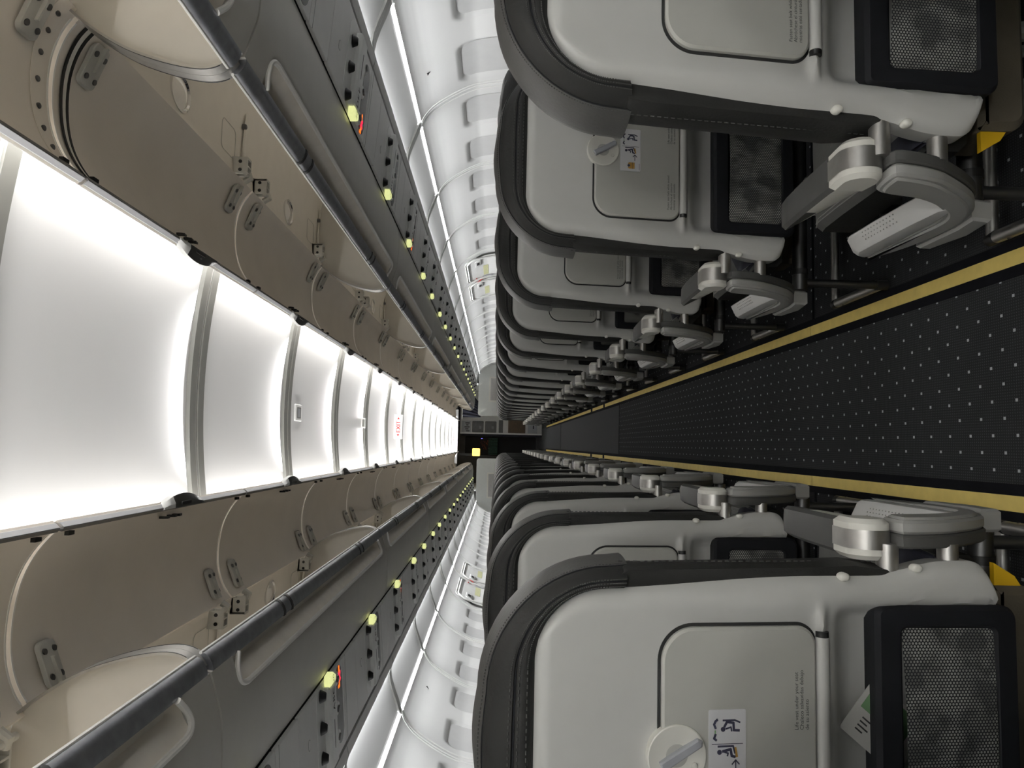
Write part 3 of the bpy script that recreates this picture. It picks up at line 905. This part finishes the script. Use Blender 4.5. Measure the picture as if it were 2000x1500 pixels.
        for q, w in ((.056, 0.002), (.056, -.006), (.050, -.008), (.046, -.003), (.030, -.010), (.012, -.0145), (.001, -.015)):
            rings.append([(.786 + q * .95 * math.cos(2 * PI * k / 32), yc + q * 1.1 * math.sin(2 * PI * k / 32), 2.042 + w) for k in range(32)])
        mb.loft(rings, True, 0)
        mb.build('inspection_mirror', CHROME, root, sx, o)
        # liner stiffener, access outline and screw
        mb = MB()
        mb.tube([(.73, y1 - .03, 2.030), (.84, y1 - .03, 2.036), (.95, y1 - .03, 2.029)], .006, 6, 0, flat=(.012, .004))
        mb.cyl((.90, y1 - .045, 2.04), (.90, y1 - .045, 2.024), .009, 12, 1, .002)
        P = rrect(.76, .86, y1 - .22, y1 - .10, .02, 4)
        for i in range(len(P)):
            a, b = P[i], P[(i + 1) % len(P)]
            mb.tube([(a[0], a[1], 2.0395), (b[0], b[1], 2.0395)], .0011, 4, 2)
        mb.build('liner_fitting', [BINCREAM, STEELD, HINGE], root, sx, o)

for sx in (1, -1):
    pr = None
    for i in range(NB):
        yb = B0 + BL * i
        loc = (sx * .9, yb + BL / 2, 1.85)
        lab = f"open overhead bin above the {SIDE[sx]} seats, {ORD[i]} along the cabin"
        if pr is None:
            pr = empty('overhead_bin', loc, lab, 'overhead bin', f'open overhead bins on the {WORD[sx]} side'); binunit(pr, sx); e = pr
        else:
            e = copy_tree(pr); e.location = loc; e['label'] = lab
    # rounded end cap closing the row of bins
    mb = MB(); y = B0 + BL * NB
    poly = DIV + [(.63, 1.66), (.76, 1.644), (1.2, 1.66), (1.21, 1.86), (1.17, 1.95), (1.08, 2.015), (.95, 2.046), (.80, 2.054)]
    mb.slab(poly, y + .002, y + .06, .02, lambda a, b, t: (a, t, b), 0)
    tag(mb.build('bin_end_cap', CREAM, sx=sx), f"pale rounded end panel closing the bins at the far end, {SIDE[sx]} side", 'panel')

# black seal and riveted splice inside the nearest door on the D E F side
mb = MB()
for d in (0, .022): mb.ribbon([(x, z - .002) for x, z in DOOR[1:]], 1.50 + d, 1.508 + d, -.002, 0)
mb.ribbon([(x, z - .0015) for x, z in DOOR[1:]], 1.509, 1.521, -.0015, 1)
for q in range(8):
    i = 3 * q + 3; x, z = DOOR[i]
    mb.cyl((x, 1.425, z - .001), (x, 1.425, z - .006), .006, 10, 2, .001)
mb.ribbon([(x, z - .001) for x, z in DOOR[1:]], 1.405, 1.445, -.0012, 3)
tag(mb.build('door_seal', [RUBBER, CREAM, STEELD, BINDOOR]), 'black rubber seal and riveted strip across the nearest bin door, D E F side', 'seal')

# ------------------------------------------------------------------ service units
PY = [.80, 1.58, 2.345, 3.125, 3.90, 4.67, 5.32, 6.06, 6.72, 7.46, 8.2, 8.98, 9.76, 10.54, 11.32, 12.1, 12.88, 13.66, 14.44, 15.22, 16.0]
def PZ(x): return 1.648 - (x - .89) * .085
CHAN = [(.888, 1.655), (.890, PZ(.89) + .004), (1.170, PZ(1.17) + .004), (1.174, 1.64)]
kk = 60
for sx in (1, -1):
    kk += 1
    mb = MB(); mb.ribbon([(.884, 1.664), (.888, PZ(.89) + .010), (1.172, PZ(1.17) + .010), (1.192, 1.638)], YF0, 16.42, .006, 0)
    struct(mb.build(f'trim_{kk}', DARKGAP, sx=sx))
    kk += 1                                            # outboard grey trim up to the light line
    mb = MB(); mb.ribbon([(1.188, 1.66), (1.188, 1.6205), (1.198, 1.617), (1.222, 1.612), (1.228, 1.622)], YF0, 16.9, .004, 0)
    for j in range(-4, 14):
        y = 2.60 + 1.07 * j
        if y > YF0 + .1: mb.ribbon([(1.188, 1.6199), (1.198, 1.6164), (1.222, 1.6114)], y - .002, y + .002, .003, 1)
    struct(mb.build(f'trim_{kk}', [PSUG, PSUDK], sx=sx))
def DX(a, b, t): return (a, b, PZ(a) - t)             # plane under the unit: t is depth below it
def psu(root, sx, yt, ynext, num, lit, idx, full):
    o = (1.03, yt, 1.64)
    U = lambda a, b, t: (1.03 + (a) * sx, yt - b, PZ(1.03 + a * sx) - t)   # lettering: a to the right, b up = towards the tail
    y0, y1 = yt - .33, yt + .235
    mb = MB()
    mb.slab(rrect(.8925, 1.1675, y0 + .003, y1 - .003, .004, 2), -.004, .006, 0, DX, 0, bev2=.0015)
    panel = mb.build('service_panel', PSUG, root, sx, o)
    mb = MB()
    yy1 = ynext - .33
    if yy1 - y1 > .03:
        mb.slab(rrect(.8925, 1.1675, y1 + .002, yy1 - .002, .004, 2), -.004, .006, 0, DX, 0, bev2=.0015)
        if yy1 - y1 > .12: mb.slab(rrect(.8925, 1.1675, y1 + .028, y1 + .031, .001, 1), .005, .0066, 0, DX, 2)
        mb.build('filler_panel', [PSUG, DARKGAP, PSUDK], root, sx, o)
    # reading light trough
    mb = MB()
    mb.slab(rrect(.892, 1.150, yt - .140, yt - .048, .040, 6), .0045, .0072, 0, DX, 0)
    tr = mb.build('lamp_trough', PSUL, root, sx, o)
    for a in (.915, 1.005, 1.09):
        mb = MB()
        mb.cyl(DX(a, yt - .092, .004), DX(a, yt - .088, .024), .020, 18, 0, .003, .013)
        mb.build('reading_light', BLACK, root, sx, o)
    # raised label bar
    mb = MB()
    mb.slab(rrect(.905, 1.145, yt - .048, yt + .040, .008, 3), .005, .026, 0, DX, 0, bev2=.006)
    bar = mb.build('label_bar', PSUL, root, sx, o)
    mb = MB()
    for ch, xx in zip('DEF' if sx > 0 else 'CBA', (.926, .949, .972)):
        put_text(mb, ch, .032, U, .0266, (xx - 1.03) * sx, -.008, 0, align='CENTER', bold=.0008)
    if full: mb.stroke([(-.02 * sx, .006), (.06 * sx, .006)], .0045, U, .0263, .0006, 0); mb.slab(rrect(.99, 1.13, yt - .03, yt + .02, .003, 2), .0255, .0263, 0, DX, 1)
    mb.build('lettering', [INK, PSUL], bar, sx, o)
    mb = MB()
    P = [(.876, yt - .034), (.906, yt - .034), (.906, yt + .030), (.886, yt + .036), (.874, yt + .012)]
    mb.slab(P, .006, .027, .0, DX, 0, bev2=.004)
    tg = mb.build('row_number_tag', TAGL, bar, sx, o)
    mb = MB(); put_text(mb, str(num), .026, U, .0275, (-.140 if sx > 0 else .140), -.009, 0, align='CENTER')
    mb.build('lettering', INK, tg, sx, o)
    # gaspers and sign oval
    mb = MB()
    mb.slab(rrect(.905, 1.150, yt + .046, yt + .104, .028, 6), .0045, .0070, 0, DX, 0)
    mb.build('vent_trough', PSUDK, root, sx, o)
    for a in (.915, 1.005, 1.09):
        mb = MB()
        mb.cyl(DX(a, yt + .076, .005), DX(a, yt + .076, .020), .023, 20, 0, .003)
        mb.cyl(DX(a, yt + .076, .018), DX(a, yt + .076, .026), .011, 16, 1, .002)
        mb.build('air_vent', [WHITEP, STEELD], root, sx, o)
    mb = MB()
    mb.slab(rrect(.898, 1.140, yt + .116, yt + .206, .044, 8), .0045, .0072, 0, DX, 0)
    sg = mb.build('sign_window', BLACK if False else GALDK, root, sx, o)
    if lit:
        mb = MB()
        c = -.098 * sx; b = -.162
        mb.stroke([(c - .030, b), (c + .030, b)], .011, U, .0072, .001, 0)
        mb.stroke([(c - .030, b), (c - .030, b + .014)], .009, U, .0072, .001, 0)
        for d in (-1, 1): mb.stroke([(c - .012, b - d * .012), (c + .012, b + d * .012)], .009, U, .0082, .001, 1)
        mb.build('seat_belt_symbol', [ORANGE, REDLED], sg, sx, o)
    mb = MB()
    mb.slab(rrect(.985, 1.015, yt - .24, yt - .215, .012, 5), .0055, .0068, 0, DX, 1)
    mb.slab(rrect(.987, 1.013, yt - .238, yt - .217, .0105, 5), .006, .0072, 0, DX, 0)
    mb.build('panel_latch', [PSUG, PSUDK], root, sx, o)
for sx in (1, -1):
    for i, yt in enumerate(PY):
        num = 22 - i
        yn = PY[i + 1] if i + 1 < len(PY) else yt + .78
        lab = f"grey overhead service panel with {SIDE[sx]} letters and yellow tag over row {num}"
        e = empty('service_unit', (sx * 1.03, yt, 1.64), lab, 'service panel', f'service panels over the {SIDE[sx]} seats')
        psu(e, sx, yt, yn, num, i in ((2, 4) if sx > 0 else (2, 4)), i, i < 9)

# ------------------------------------------------------------------ sidewalls
WP = [(1.450, 1.560), (1.468, 1.553), (1.485, 1.544), (1.510, 1.526), (1.534, 1.504), (1.558, 1.475), (1.580, 1.443), (1.604, 1.405), (1.626, 1.366), (1.645, 1.328), (1.661, 1.289), (1.671, 1.245), (1.680, 1.195),
      (1.688, 1.13), (1.697, 1.06), (1.706, .98), (1.71, .88), (1.71, .78), (1.71, .60), (1.71, .40), (1.71, .2), (1.71, 0.)]
WL = 1.07; WS = 2.60
WINY = (.275, .805)
def wall_panel_mesh():
    mb = MB(); rows = []
    ys = sorted(set([0, .012, WL - .012, WL] + [WL * i / 72 for i in range(73)]))
    # refine profile
    pr = []
    for (a, b) in zip(WP[:-1], WP[1:]):
        m = 3 if a[1] > .8 else 2
        for k in range(m): pr.append((a[0] + (b[0] - a[0]) * k / m, a[1] + (b[1] - a[1]) * k / m))
    pr.append(WP[-1])
    for y in ys:
        row = []
        for x, z in pr:
            d = 0
            for wc in WINY:
                # rounded rectangle distance
                qx = abs(y - wc) - (.172 - .05); qz = abs(z - 1.155) - (.232 - .07)
                sd = math.hypot(max(qx, 0), max(qz, 0)) + min(max(qx, qz), 0) - .05
                d = max(d, .011 * smooth01(-sd / .020))
            row.append((x + d, y, z))
        rows.append(row)
    mb.loft(rows, False, 0, closed=False)
    for dy in (.03, WL - .03):
        mb.tube([(x - .001, dy, z) for x, z in WP[:-6]], .004, 6, 1)
    mb.tube([(x - .001, WL - .004, z) for x, z in WP[:-6]], .0035, 6, 1)
    return mb
wn = 0
for sx in (1, -1):
    first = None
    for j in range(-5, 14):
        y = WS + WL * j
        if first is None:
            w = wall_panel_mesh().build(f'wall_{WORD[sx]}', [WALL, WRIB], None, sx, (0, 0, 0)); first = w
            # cover panel above, part of the wall lining
            mb = MB()
            CV = [(1.230, 1.640), (1.26, 1.640), (1.30, 1.634), (1.345, 1.620), (1.39, 1.602), (1.435, 1.580)]
            rows = []
            for k in range(25):
                yy = .02 + (WL - .04) * k / 24; e = 1 - smooth01(min(yy, WL - yy) / .16)
                rows.append([(x, yy, z - .012 * e * math.sin(PI * i / 5)) for i, (x, z) in enumerate(CV)])
            mb.loft(rows, False, 0, closed=False)
            mb.add([(1.429, 0, 1.586), (1.429, WL, 1.586), (1.452, WL, 1.560), (1.452, 0, 1.560)], [(0, 1, 2, 3)])
            mb.add([(1.220, 0, 1.622), (1.220, WL, 1.622), (1.236, WL, 1.6405), (1.236, 0, 1.6405)], [(0, 1, 2, 3)])
            cv = mb.build('cover_panel', WALL, w, sx)
            mb = MB(); mb.ribbon([(1.222, 1.615)] + [(x, z - .017) for x, z in CV[1:-1]] + [(1.446, 1.566)], -.030, .030, .012, 0)
            mb.ribbon([(1.222, 1.614)] + [(x, z - .0178) for x, z in CV[1:-1]] + [(1.446, 1.5655)], -.004, .004, .004, 1)
            mb.build('cover_rib', [GREYRIB, PSUDK], w, sx)
            mb = MB()
            mb.add([(1.4385, .035, 1.5735), (1.4385, WL - .035, 1.5735), (1.4440, WL - .035, 1.5672), (1.4440, .035, 1.5672)], [(0, 1, 2, 3)])
            mb.add([(1.4335, WL - .034, 1.5785), (1.4335, WL + .030, 1.5785), (1.4385, WL + .030, 1.573), (1.4385, WL - .034, 1.573)], [(0, 1, 2, 3)])
            mb.add([(1.2235, .03, 1.613), (1.2235, WL - .2, 1.613), (1.229, WL - .2, 1.622), (1.229, .03, 1.622)], [(0, 1, 2, 3)])
            mb.build('light_strip', LEDS, w, sx)
        else:
            w = copy_tree(first)
        w.location = (0, y, 0); struct(w)
        for wc in WINY:
            wn += 1
            mb = MB()
            def WF(a, b, t):
                xs = 1.7
                for (x0, z0), (x1, z1) in zip(WP[:-1], WP[1:]):
                    if z1 <= b <= z0: xs = x0 + (x1 - x0) * (b - z0) / (z1 - z0)
                return (xs + .0105 - t, a, b)
            g = []
            for k in range(19):
                b = .95 + .405 * k / 18; hwid = .150
                if b > 1.295: hwid = .090 + math.sqrt(max(0, .06 ** 2 - (b - 1.295) ** 2))
                g.append([WF(-hwid + 2 * hwid * i / 6, b, .0015) for i in range(7)])
            mb.loft(g, False, 0, closed=False)
            mb.box(1.700, 1.716, -.05, .05, .985, 1.0)
            if y > -2:
                ob = struct(mb.build(f'window_{wn}', SHADE, None, sx, loc=(0, y + wc, 0)))
            else:
                pass
# small dark placard marks on the nearest sidewall panels
for sx, yy in ((1, 3.30), (-1, 4.30)):
    mb = MB(); x, z = 1.534, 1.503
    mb.add([(x - .004, yy, z), (x + .012, yy + .012, z - .016), (x + .0, yy + .03, z - .002)], [(0, 1, 2)])
    tag(mb.build('wall_marker', INK, sx=sx), f"tiny dark triangular marker above the windows on the {SIDE[sx]} sidewall", 'marker')

# overwing exits
def wallx(z):
    for (x0, z0), (x1, z1) in zip(WP[:-1], WP[1:]):
        if z1 <= z <= z0: return x0 + (x1 - x0) * (z - z0) / (z1 - z0)
    return 1.6
for sx in (1, -1):
    for i, y0 in enumerate((7.02, 8.02)):
        e = empty('exit_hatch', (sx * 1.64, y0 + .42, .9), f"white overwing exit hatch in the {SIDE[sx]} sidewall, {'nearer' if i == 0 else 'farther'} of two", 'exit hatch', 'overwing exit hatches')
        o = (1.64, y0 + .42, .9)
        mb = MB(); P = rrect(0, .82, .95, 1.465, .09, 5)
        WFn = lambda a, b, t: (wallx(b) - t, y0 + a, b)
        # grid surface following the wall
        g = []
        for k in range(13):
            b = .95 + .515 * k / 12
            ins = 0
            if b > 1.40: ins = .065 - math.sqrt(max(0, .065 ** 2 - (b - 1.40) ** 2))
            g.append([WFn(ins + (.82 - 2 * ins) * q / 10, b, .012) for q in range(11)])
        mb.loft(g, False, 0, closed=False)
        per = [(0, .95), (0, 1.39)] + [(.065 - .065 * math.cos(t * PI / 8), 1.40 + .065 * math.sin(t * PI / 8)) for t in range(1, 5)] + [(.82 - .065 + .065 * math.sin(t * PI / 8), 1.40 + .065 * math.cos(t * PI / 8)) for t in range(0, 5)] + [(.82, .95)]
        mb.tube([WFn(a, b, .012) for a, b in per], .008, 8, 0)
        mb.tube([WFn(a, b, .006) for a, b in [(q[0] * 1.06 - .025, q[1] + .02) for q in per]], .005, 6, 1)
        h = mb.build('hatch_panel', [WRIB, GREYRIB], e, sx, o)
        mb = MB()
        mb.slab(rrect(.10, .30, 1.335, 1.395, .012, 3), .010, .020, .0, WFn, 0, bev2=.003)
        mb.slab(rrect(.15, .25, 1.352, 1.378, .006, 2), .020, .021, 0, WFn, 1)
        mb.build('release_handle', [WHITEP, BLACK], e, sx, o)
        mb = MB(); mb.slab(rrect(.38, .78, 1.27, 1.32, .004, 2), .0135, .0145, 0, WFn, 0)
        mb.stroke([(.42, 1.30), (.55, 1.30)], .008, WFn, .0145, .0005, 1); mb.stroke([(.42, 1.285), (.62, 1.285)], .006, WFn, .0145, .0005, 1)
        mb.build('instruction_placard', [PALEYEL, GREENP], e, sx, o)
    y0 = 7.90
    WFn = lambda a, b, t: (wallx(b) - t, y0 + a, b)
    mb = MB()
    mb.slab(rrect(-.03, .08, 1.235, 1.335, .006, 2), .004, .014, 0, WFn, 0)
    for q in range(4): mb.stroke([(-.012, 1.26 + .018 * q), (.06, 1.26 + .018 * q)], .009, WFn, .014, .0006, 1)
    tag(mb.build('exit_placard', [STICK, RED], sx=sx), f"white placard with red print between the {SIDE[sx]} exit hatches", 'placard')
    for q, pts in enumerate((((-.10, 1.40), (-.03, 1.385), (-.02, 1.355), (.02, 1.335)), ((.10, 1.39), (.07, 1.355), (.04, 1.345), (.06, 1.30)))):
        mb = MB(); mb.tube([WFn(a, b, .016) for a, b in pts], .004, 6, 0, flat=(.006, .002))
        tag(mb.build('red_ribbon', RED, sx=sx), f"red ribbon hanging at the {'nearer' if q == 0 else 'farther'} exit hatch, {SIDE[sx]} sidewall", 'ribbon')

# ------------------------------------------------------------------ ceiling fittings
def speaker(y, x, w, lab):
    mb = MB(); z = cz_(x) - .0
    D = lambda a, b, t: (x + a, y + b, cz_(x + a) - t)
    mb.slab(rrect(-w, w, -.06, .06, .008, 3), -.002, .008, 0, D, 0, bev2=.003)
    mb.slab(rrect(-w * .68, w * .68, -.038, .038, .006, 3), .008, .0086, 0, D, 1)
    mb.slab(rrect(-w * .5, w * .5, -.022, .022, .003, 2), .0086, .0092, 0, D, 2)
    tag(mb.build('ceiling_fitting', [WHITEP, RIBG, LATCHG]), lab, 'ceiling fitting')
speaker(3.765, -.03, .042, 'small square white fitting with grey centre on the lit ceiling')
mb = MB()
mb.slab(rrect(-.036, .036, 2.116, 2.15, .004, 3), 5.52, 5.55, .003, lambda a, b, t: (-.03 + a, t, b), 0)
mb.slab(rrect(-.027, .027, 2.122, 2.138, .003, 2), 5.52, 5.519, 0, lambda a, b, t: (-.03 + a, t, b), 1)
tag(mb.build('ceiling_indicator', [WHITEP, RIBG]), 'small grey hanging box on the ceiling before the nearer exit sign', 'indicator')
def exit_sign(y, lab):
    e = empty('exit_sign', (-.015, y, 2.11), lab, 'exit sign', 'ceiling exit signs')
    o = (-.015, y, 2.11)
    mb = MB(); X = lambda a, b, t: (-.015 + a, y + t, b)
    mb.slab(rrect(-.118, .118, 2.062, 2.150, .006, 3), -.02, .02, .003, X, 0)
    mb.build('sign_box', WHITEP, e, 1, o)
    mb = MB(); mb.slab(rrect(-.105, .105, 2.072, 2.138, .004, 2), -.0205, -.0215, 0, X, 0)
    mb.build('sign_face', EXITW, e, 1, o)
    mb = MB()
    put_text(mb, 'EXIT', .056, X, -.0222, 0, 2.0855, 0, align='CENTER', bold=.0016)
    for d in (-1, 1):
        mb.slab([(d * .072, 2.092), (d * .072, 2.118), (d * .094, 2.105)], -.0218, -.0224, 0, X, 0)
    mb.build('lettering', EXITR, e, 1, o)
exit_sign(7.30, 'white box sign reading EXIT in red with arrows, nearer of two')
exit_sign(16.6, 'white box sign reading EXIT in red, far down the ceiling')

# ------------------------------------------------------------------ far end of the cabin
for sx in (1, -1):
    XZ = lambda a, b, t: (a, t, b)
    mb = MB(); P = [(.485, .0), (1.66, .0), (1.66, 1.36), (1.60, 1.50), (1.50, 1.585), (.545, 1.585)] + [(.545 - .06 * math.sin(t * PI / 8), 1.525 + .06 * math.cos(t * PI / 8)) for t in range(0, 5)]
    mb.slab(P, 16.95, 17.0, .008, XZ, 0)
    struct(mb.build('wall_front', PART, sx=sx))
    mb = MB(); mb.slab(rrect(.80, 1.38, 1.08, 1.345, .01, 3), 16.925, 16.948, .0, XZ, 0, bev2=.006)
    mb.slab(rrect(.835, 1.345, 1.11, 1.31, .006, 3), 16.9245, 16.923, 0, XZ, 1)
    tag(mb.build('literature_rack', [CREAM, ALU], sx=sx), f"shallow metal-fronted rack on the grey partition behind the {SIDE[sx]} seats", 'rack')
# navy curtain bunched beside the D E F partition
mb = MB(); rows = []
for k in range(12):
    b = 1.95 - .42 * k / 11; wdt = .66 * (1 - .55 * (k / 11) ** 1.6)
    rows.append([(.45 + wdt * i / 24, 17.25 + .018 * math.sin(i * 1.9 + k * .2), b + (.0 if k < 8 else -.10 * (i / 24) * (k - 7) / 4 * 0)) for i in range(25)])
mb.loft(rows, False, 0, closed=False)
tag(mb.build('curtain', NAVY), 'dark navy curtain gathered above the far D E F partition', 'curtain')
mb = MB(); mb.tube([(.40, 17.25, 1.955), (1.19, 17.25, 1.955)], .007, 8)
tag(mb.build('curtain_rail', CREAM), 'thin pale rail above the far partitions', 'rail')
# galley walls and units
struct(MB().box(-1.75, 1.75, 19.9, 19.95, -.04, 2.3).build('wall_end', DKWALL))
struct(MB().box(1.20, 1.25, 17.3, 19.9, 0, 2.3).build('wall_galley', PART))
struct(MB().box(-1.25, -1.20, 17.3, 19.9, 0, 2.3).build('wall_galley', PART))
struct(MB().box(-1.75, 1.75, 16.9, 19.95, 2.2, 2.24).build('ceiling', CEIL))
struct(MB().box(-.62, .62, 17.1, 17.16, 2.04, 2.2).build('trim_90', CEIL))
# galley unit with two ovens and drawers
ge = empty('galley_unit', (.60, 19.2, 0), 'pale galley unit with two dark ovens and a brown drawer', 'galley')
o = (.60, 19.2, 0)
MB().box(.095, 1.19, 18.95, 19.6, 0, 2.08).build('cabinet', GALW, ge, 1, o)
for z0 in (1.16, 1.485):
    mb = MB(); mb.slab(rrect(.135, .42, z0, z0 + .29, .02, 4), 18.952, 18.935, 0, lambda a, b, t: (a, t, b), 0, bev2=.004)
    ov = mb.build('oven', GALDK, ge, 1, o)
    mb = MB(); mb.slab(rrect(.22, .30, z0 + .06, z0 + .12, .006, 2), 18.935, 18.931, 0, lambda a, b, t: (a, t, b), 0); mb.build('handle', STEELD, ov, 1, o)
mb = MB(); mb.slab(rrect(.135, .42, 1.80, 2.04, .01, 3), 18.952, 18.94, 0, lambda a, b, t: (a, t, b), 0)
for q in range(5): mb.box(.15 + .05 * q, .185 + .05 * q, 18.936, 18.94, 1.84 + .03 * (q % 2), 1.93 + .02 * (q % 3), 1)
mb.build('control_panel', [LATCHG, GALDK], ge, 1, o)
mb = MB(); mb.slab(rrect(.135, .46, .42, .86, .01, 3), 18.952, 18.94, 0, lambda a, b, t: (a, t, b), 0); mb.build('drawer', GALBR, ge, 1, o)
mb = MB(); mb.slab(rrect(.135, .46, .99, 1.10, .01, 3), 18.952, 18.94, 0, lambda a, b, t: (a, t, b), 0); mb.build('drawer', GALDK, ge, 1, o)
mb = MB(); mb.slab(rrect(.135, .46, .12, .36, .01, 3), 18.952, 18.94, 0, lambda a, b, t: (a, t, b), 0); mb.box(.25, .34, 18.935, 18.94, .2, .23, 1); mb.build('drawer', [LATCHG, BLACK], ge, 1, o)
mb = MB(); mb.box(.095, .125, 18.92, 18.95, 0, 2.08); mb.build('edge_post', WHITEP, ge, 1, o)
mb = MB(); mb.slab(rrect(.045, .093, .0, 2.04, .01, 3), 18.9, 18.95, .004, lambda a, b, t: (a, t, b), 0)
tag(mb.build('door_panel', NAVY), 'narrow navy upright panel beside the far galley unit', 'panel')
# dark doorway with curtain, window glints and lit sign
mb = MB(); mb.slab(rrect(-.46, .04, .10, 1.98, .04, 4), 19.88, 19.84, 0, lambda a, b, t: (a, t, b), 0)
mb.slab(rrect(-.50, .045, .06, 2.05, .05, 4), 19.895, 19.87, 0, lambda a, b, t: (a, t, b), 1)
for q in range(40):
    x = -.30 + random.random() * .26; z = 1.30 + random.random() * .26
    mb.box(x, x + .006, 19.836, 19.84, z, z + .006, 2)
for z in (1.52, 1.545): mb.box(-.02, -.008, 19.836, 19.84, z, z + .012, 3)
struct(mb.build('door_1', [NIGHT, DKWALL, CITY, BLUEL]))
mb = MB(); rows = []
for k in range(4):
    rows.append([(-.44 + .44 * i / 20, 19.7 + .012 * math.sin(i * 1.7), 1.12 + .24 * k / 3) for i in range(21)])
mb.loft(rows, False, 0, closed=False)
tag(mb.build('curtain', GRNCURT), 'dark green cloth panel hanging in the far doorway', 'curtain')
mb = MB(); mb.slab(rrect(-.46, -.27, 1.555, 1.745, .02, 3), 18.6, 18.65, .006, lambda a, b, t: (a, t, b), 0)
mb.box(-.46, -.40, 18.62, 18.65, 1.745, 2.2, 1)
tag(mb.build('lit_sign', [YLAMP, DKWALL]), 'glowing yellow square sign hanging at the far doorway', 'sign')
for x in (-.22, .27):
    mb = MB(); mb.slab(circle(x, 17.75, .10, 20), 2.199, 2.19, 0, lambda a, b, t: (a, b, t), 0)
    tag(mb.build('downlight', DLAMP), f"bright round ceiling light before the galley, {'over the dark doorway' if x < 0 else 'over the galley unit'}", 'light')

# rear end of the cabin behind the camera
struct(MB().box(-1.75, 1.75, YF0 - .05, YF0, -.04, 2.3).build('wall_rear', PART))

# ------------------------------------------------------------------ lights
E_COVE, E_RIB, E_SIDE, E_COVER, E_REAR_FILL = 2.3, .34, 2.0, .40, 15.
def level(y):                 # strips behind the camera boosted as unseen fill, far ones raised too
    return 9. if y < .6 else 2. if y < 1.4 else 1. + 2.4 * smooth01((y - 3.5) / 9)
for j in range(NJ0 + 1, NJ1):
    yc = CJ + CP * (j - .5)
    for sx in (1, -1):
        area('cove_light', (sx * .455, yc, 2.078), (-sx * 1, 0, .55), CP * .98, .012, E_COVE * level(yc), math.radians(125), (1, .99, .965), xaxis=(0, 1, 0))
    for sx in (1, -1): area('gap_spill_light', (sx * .63, yc, 2.115), (0, 0, 1), CP * .9, .03, .8, PI, (1, .985, .93), xaxis=(0, 1, 0))  # added in the cove void so light leaks through door gaps
    area('rib_light', (0, CJ + CP * j - .060, 2.132), (0, -1, .10), .84, .008, E_RIB * (1 if yc > 1 else 2), math.radians(90), (1, .99, .97), xaxis=(1, 0, 0))
for j in range(-4, 13):
    yc = WS + WL * (j + .5)
    for sx in (1, -1):
        area('sidewall_light', (sx * 1.436, yc, 1.568), (sx * .55, 0, -1), WL * .94, .012, E_SIDE * (2.5 if yc < 1 else 1), math.radians(130), (.98, .99, 1), xaxis=(0, 1, 0))
        area('cover_light', (sx * 1.231, yc, 1.622), (sx * 1, 0, .05), WL * .94, .010, E_COVER, math.radians(120), (.98, .99, 1), xaxis=(0, 1, 0))
# round lamps added unseen behind the camera to light the seat backs
for x in (-.22, .22):
    mb = MB(); mb.slab(circle(x, -1.75, .10, 20), 2.12, 2.10, 0, lambda a, b, t: (a, b, t), 0)
    tag(mb.build('downlight', DLAMP), f"round fill lamp added in the ceiling behind the camera, {'A B C' if x < 0 else 'D E F'} side", 'light')
    area('rear_fill_light', (x, -1.75, 2.095), (0, .35, -1), .18, .18, E_REAR_FILL, PI, (1, .99, .96), xaxis=(1, 0, 0))

w = bpy.data.worlds.new('world'); S.world = w; w.use_nodes = True
w.node_tree.nodes['Background'].inputs[0].default_value = (.02, .022, .03, 1); w.node_tree.nodes['Background'].inputs[1].default_value = .3
S.view_settings.view_transform = 'Standard'; S.view_settings.look = 'None'; S.view_settings.gamma = 1; S.view_settings.exposure = .5
S.view_settings.use_curve_mapping = False
S.cycles.max_bounces = 10; S.cycles.diffuse_bounces = 6; S.cycles.sample_clamp_indirect = 4.
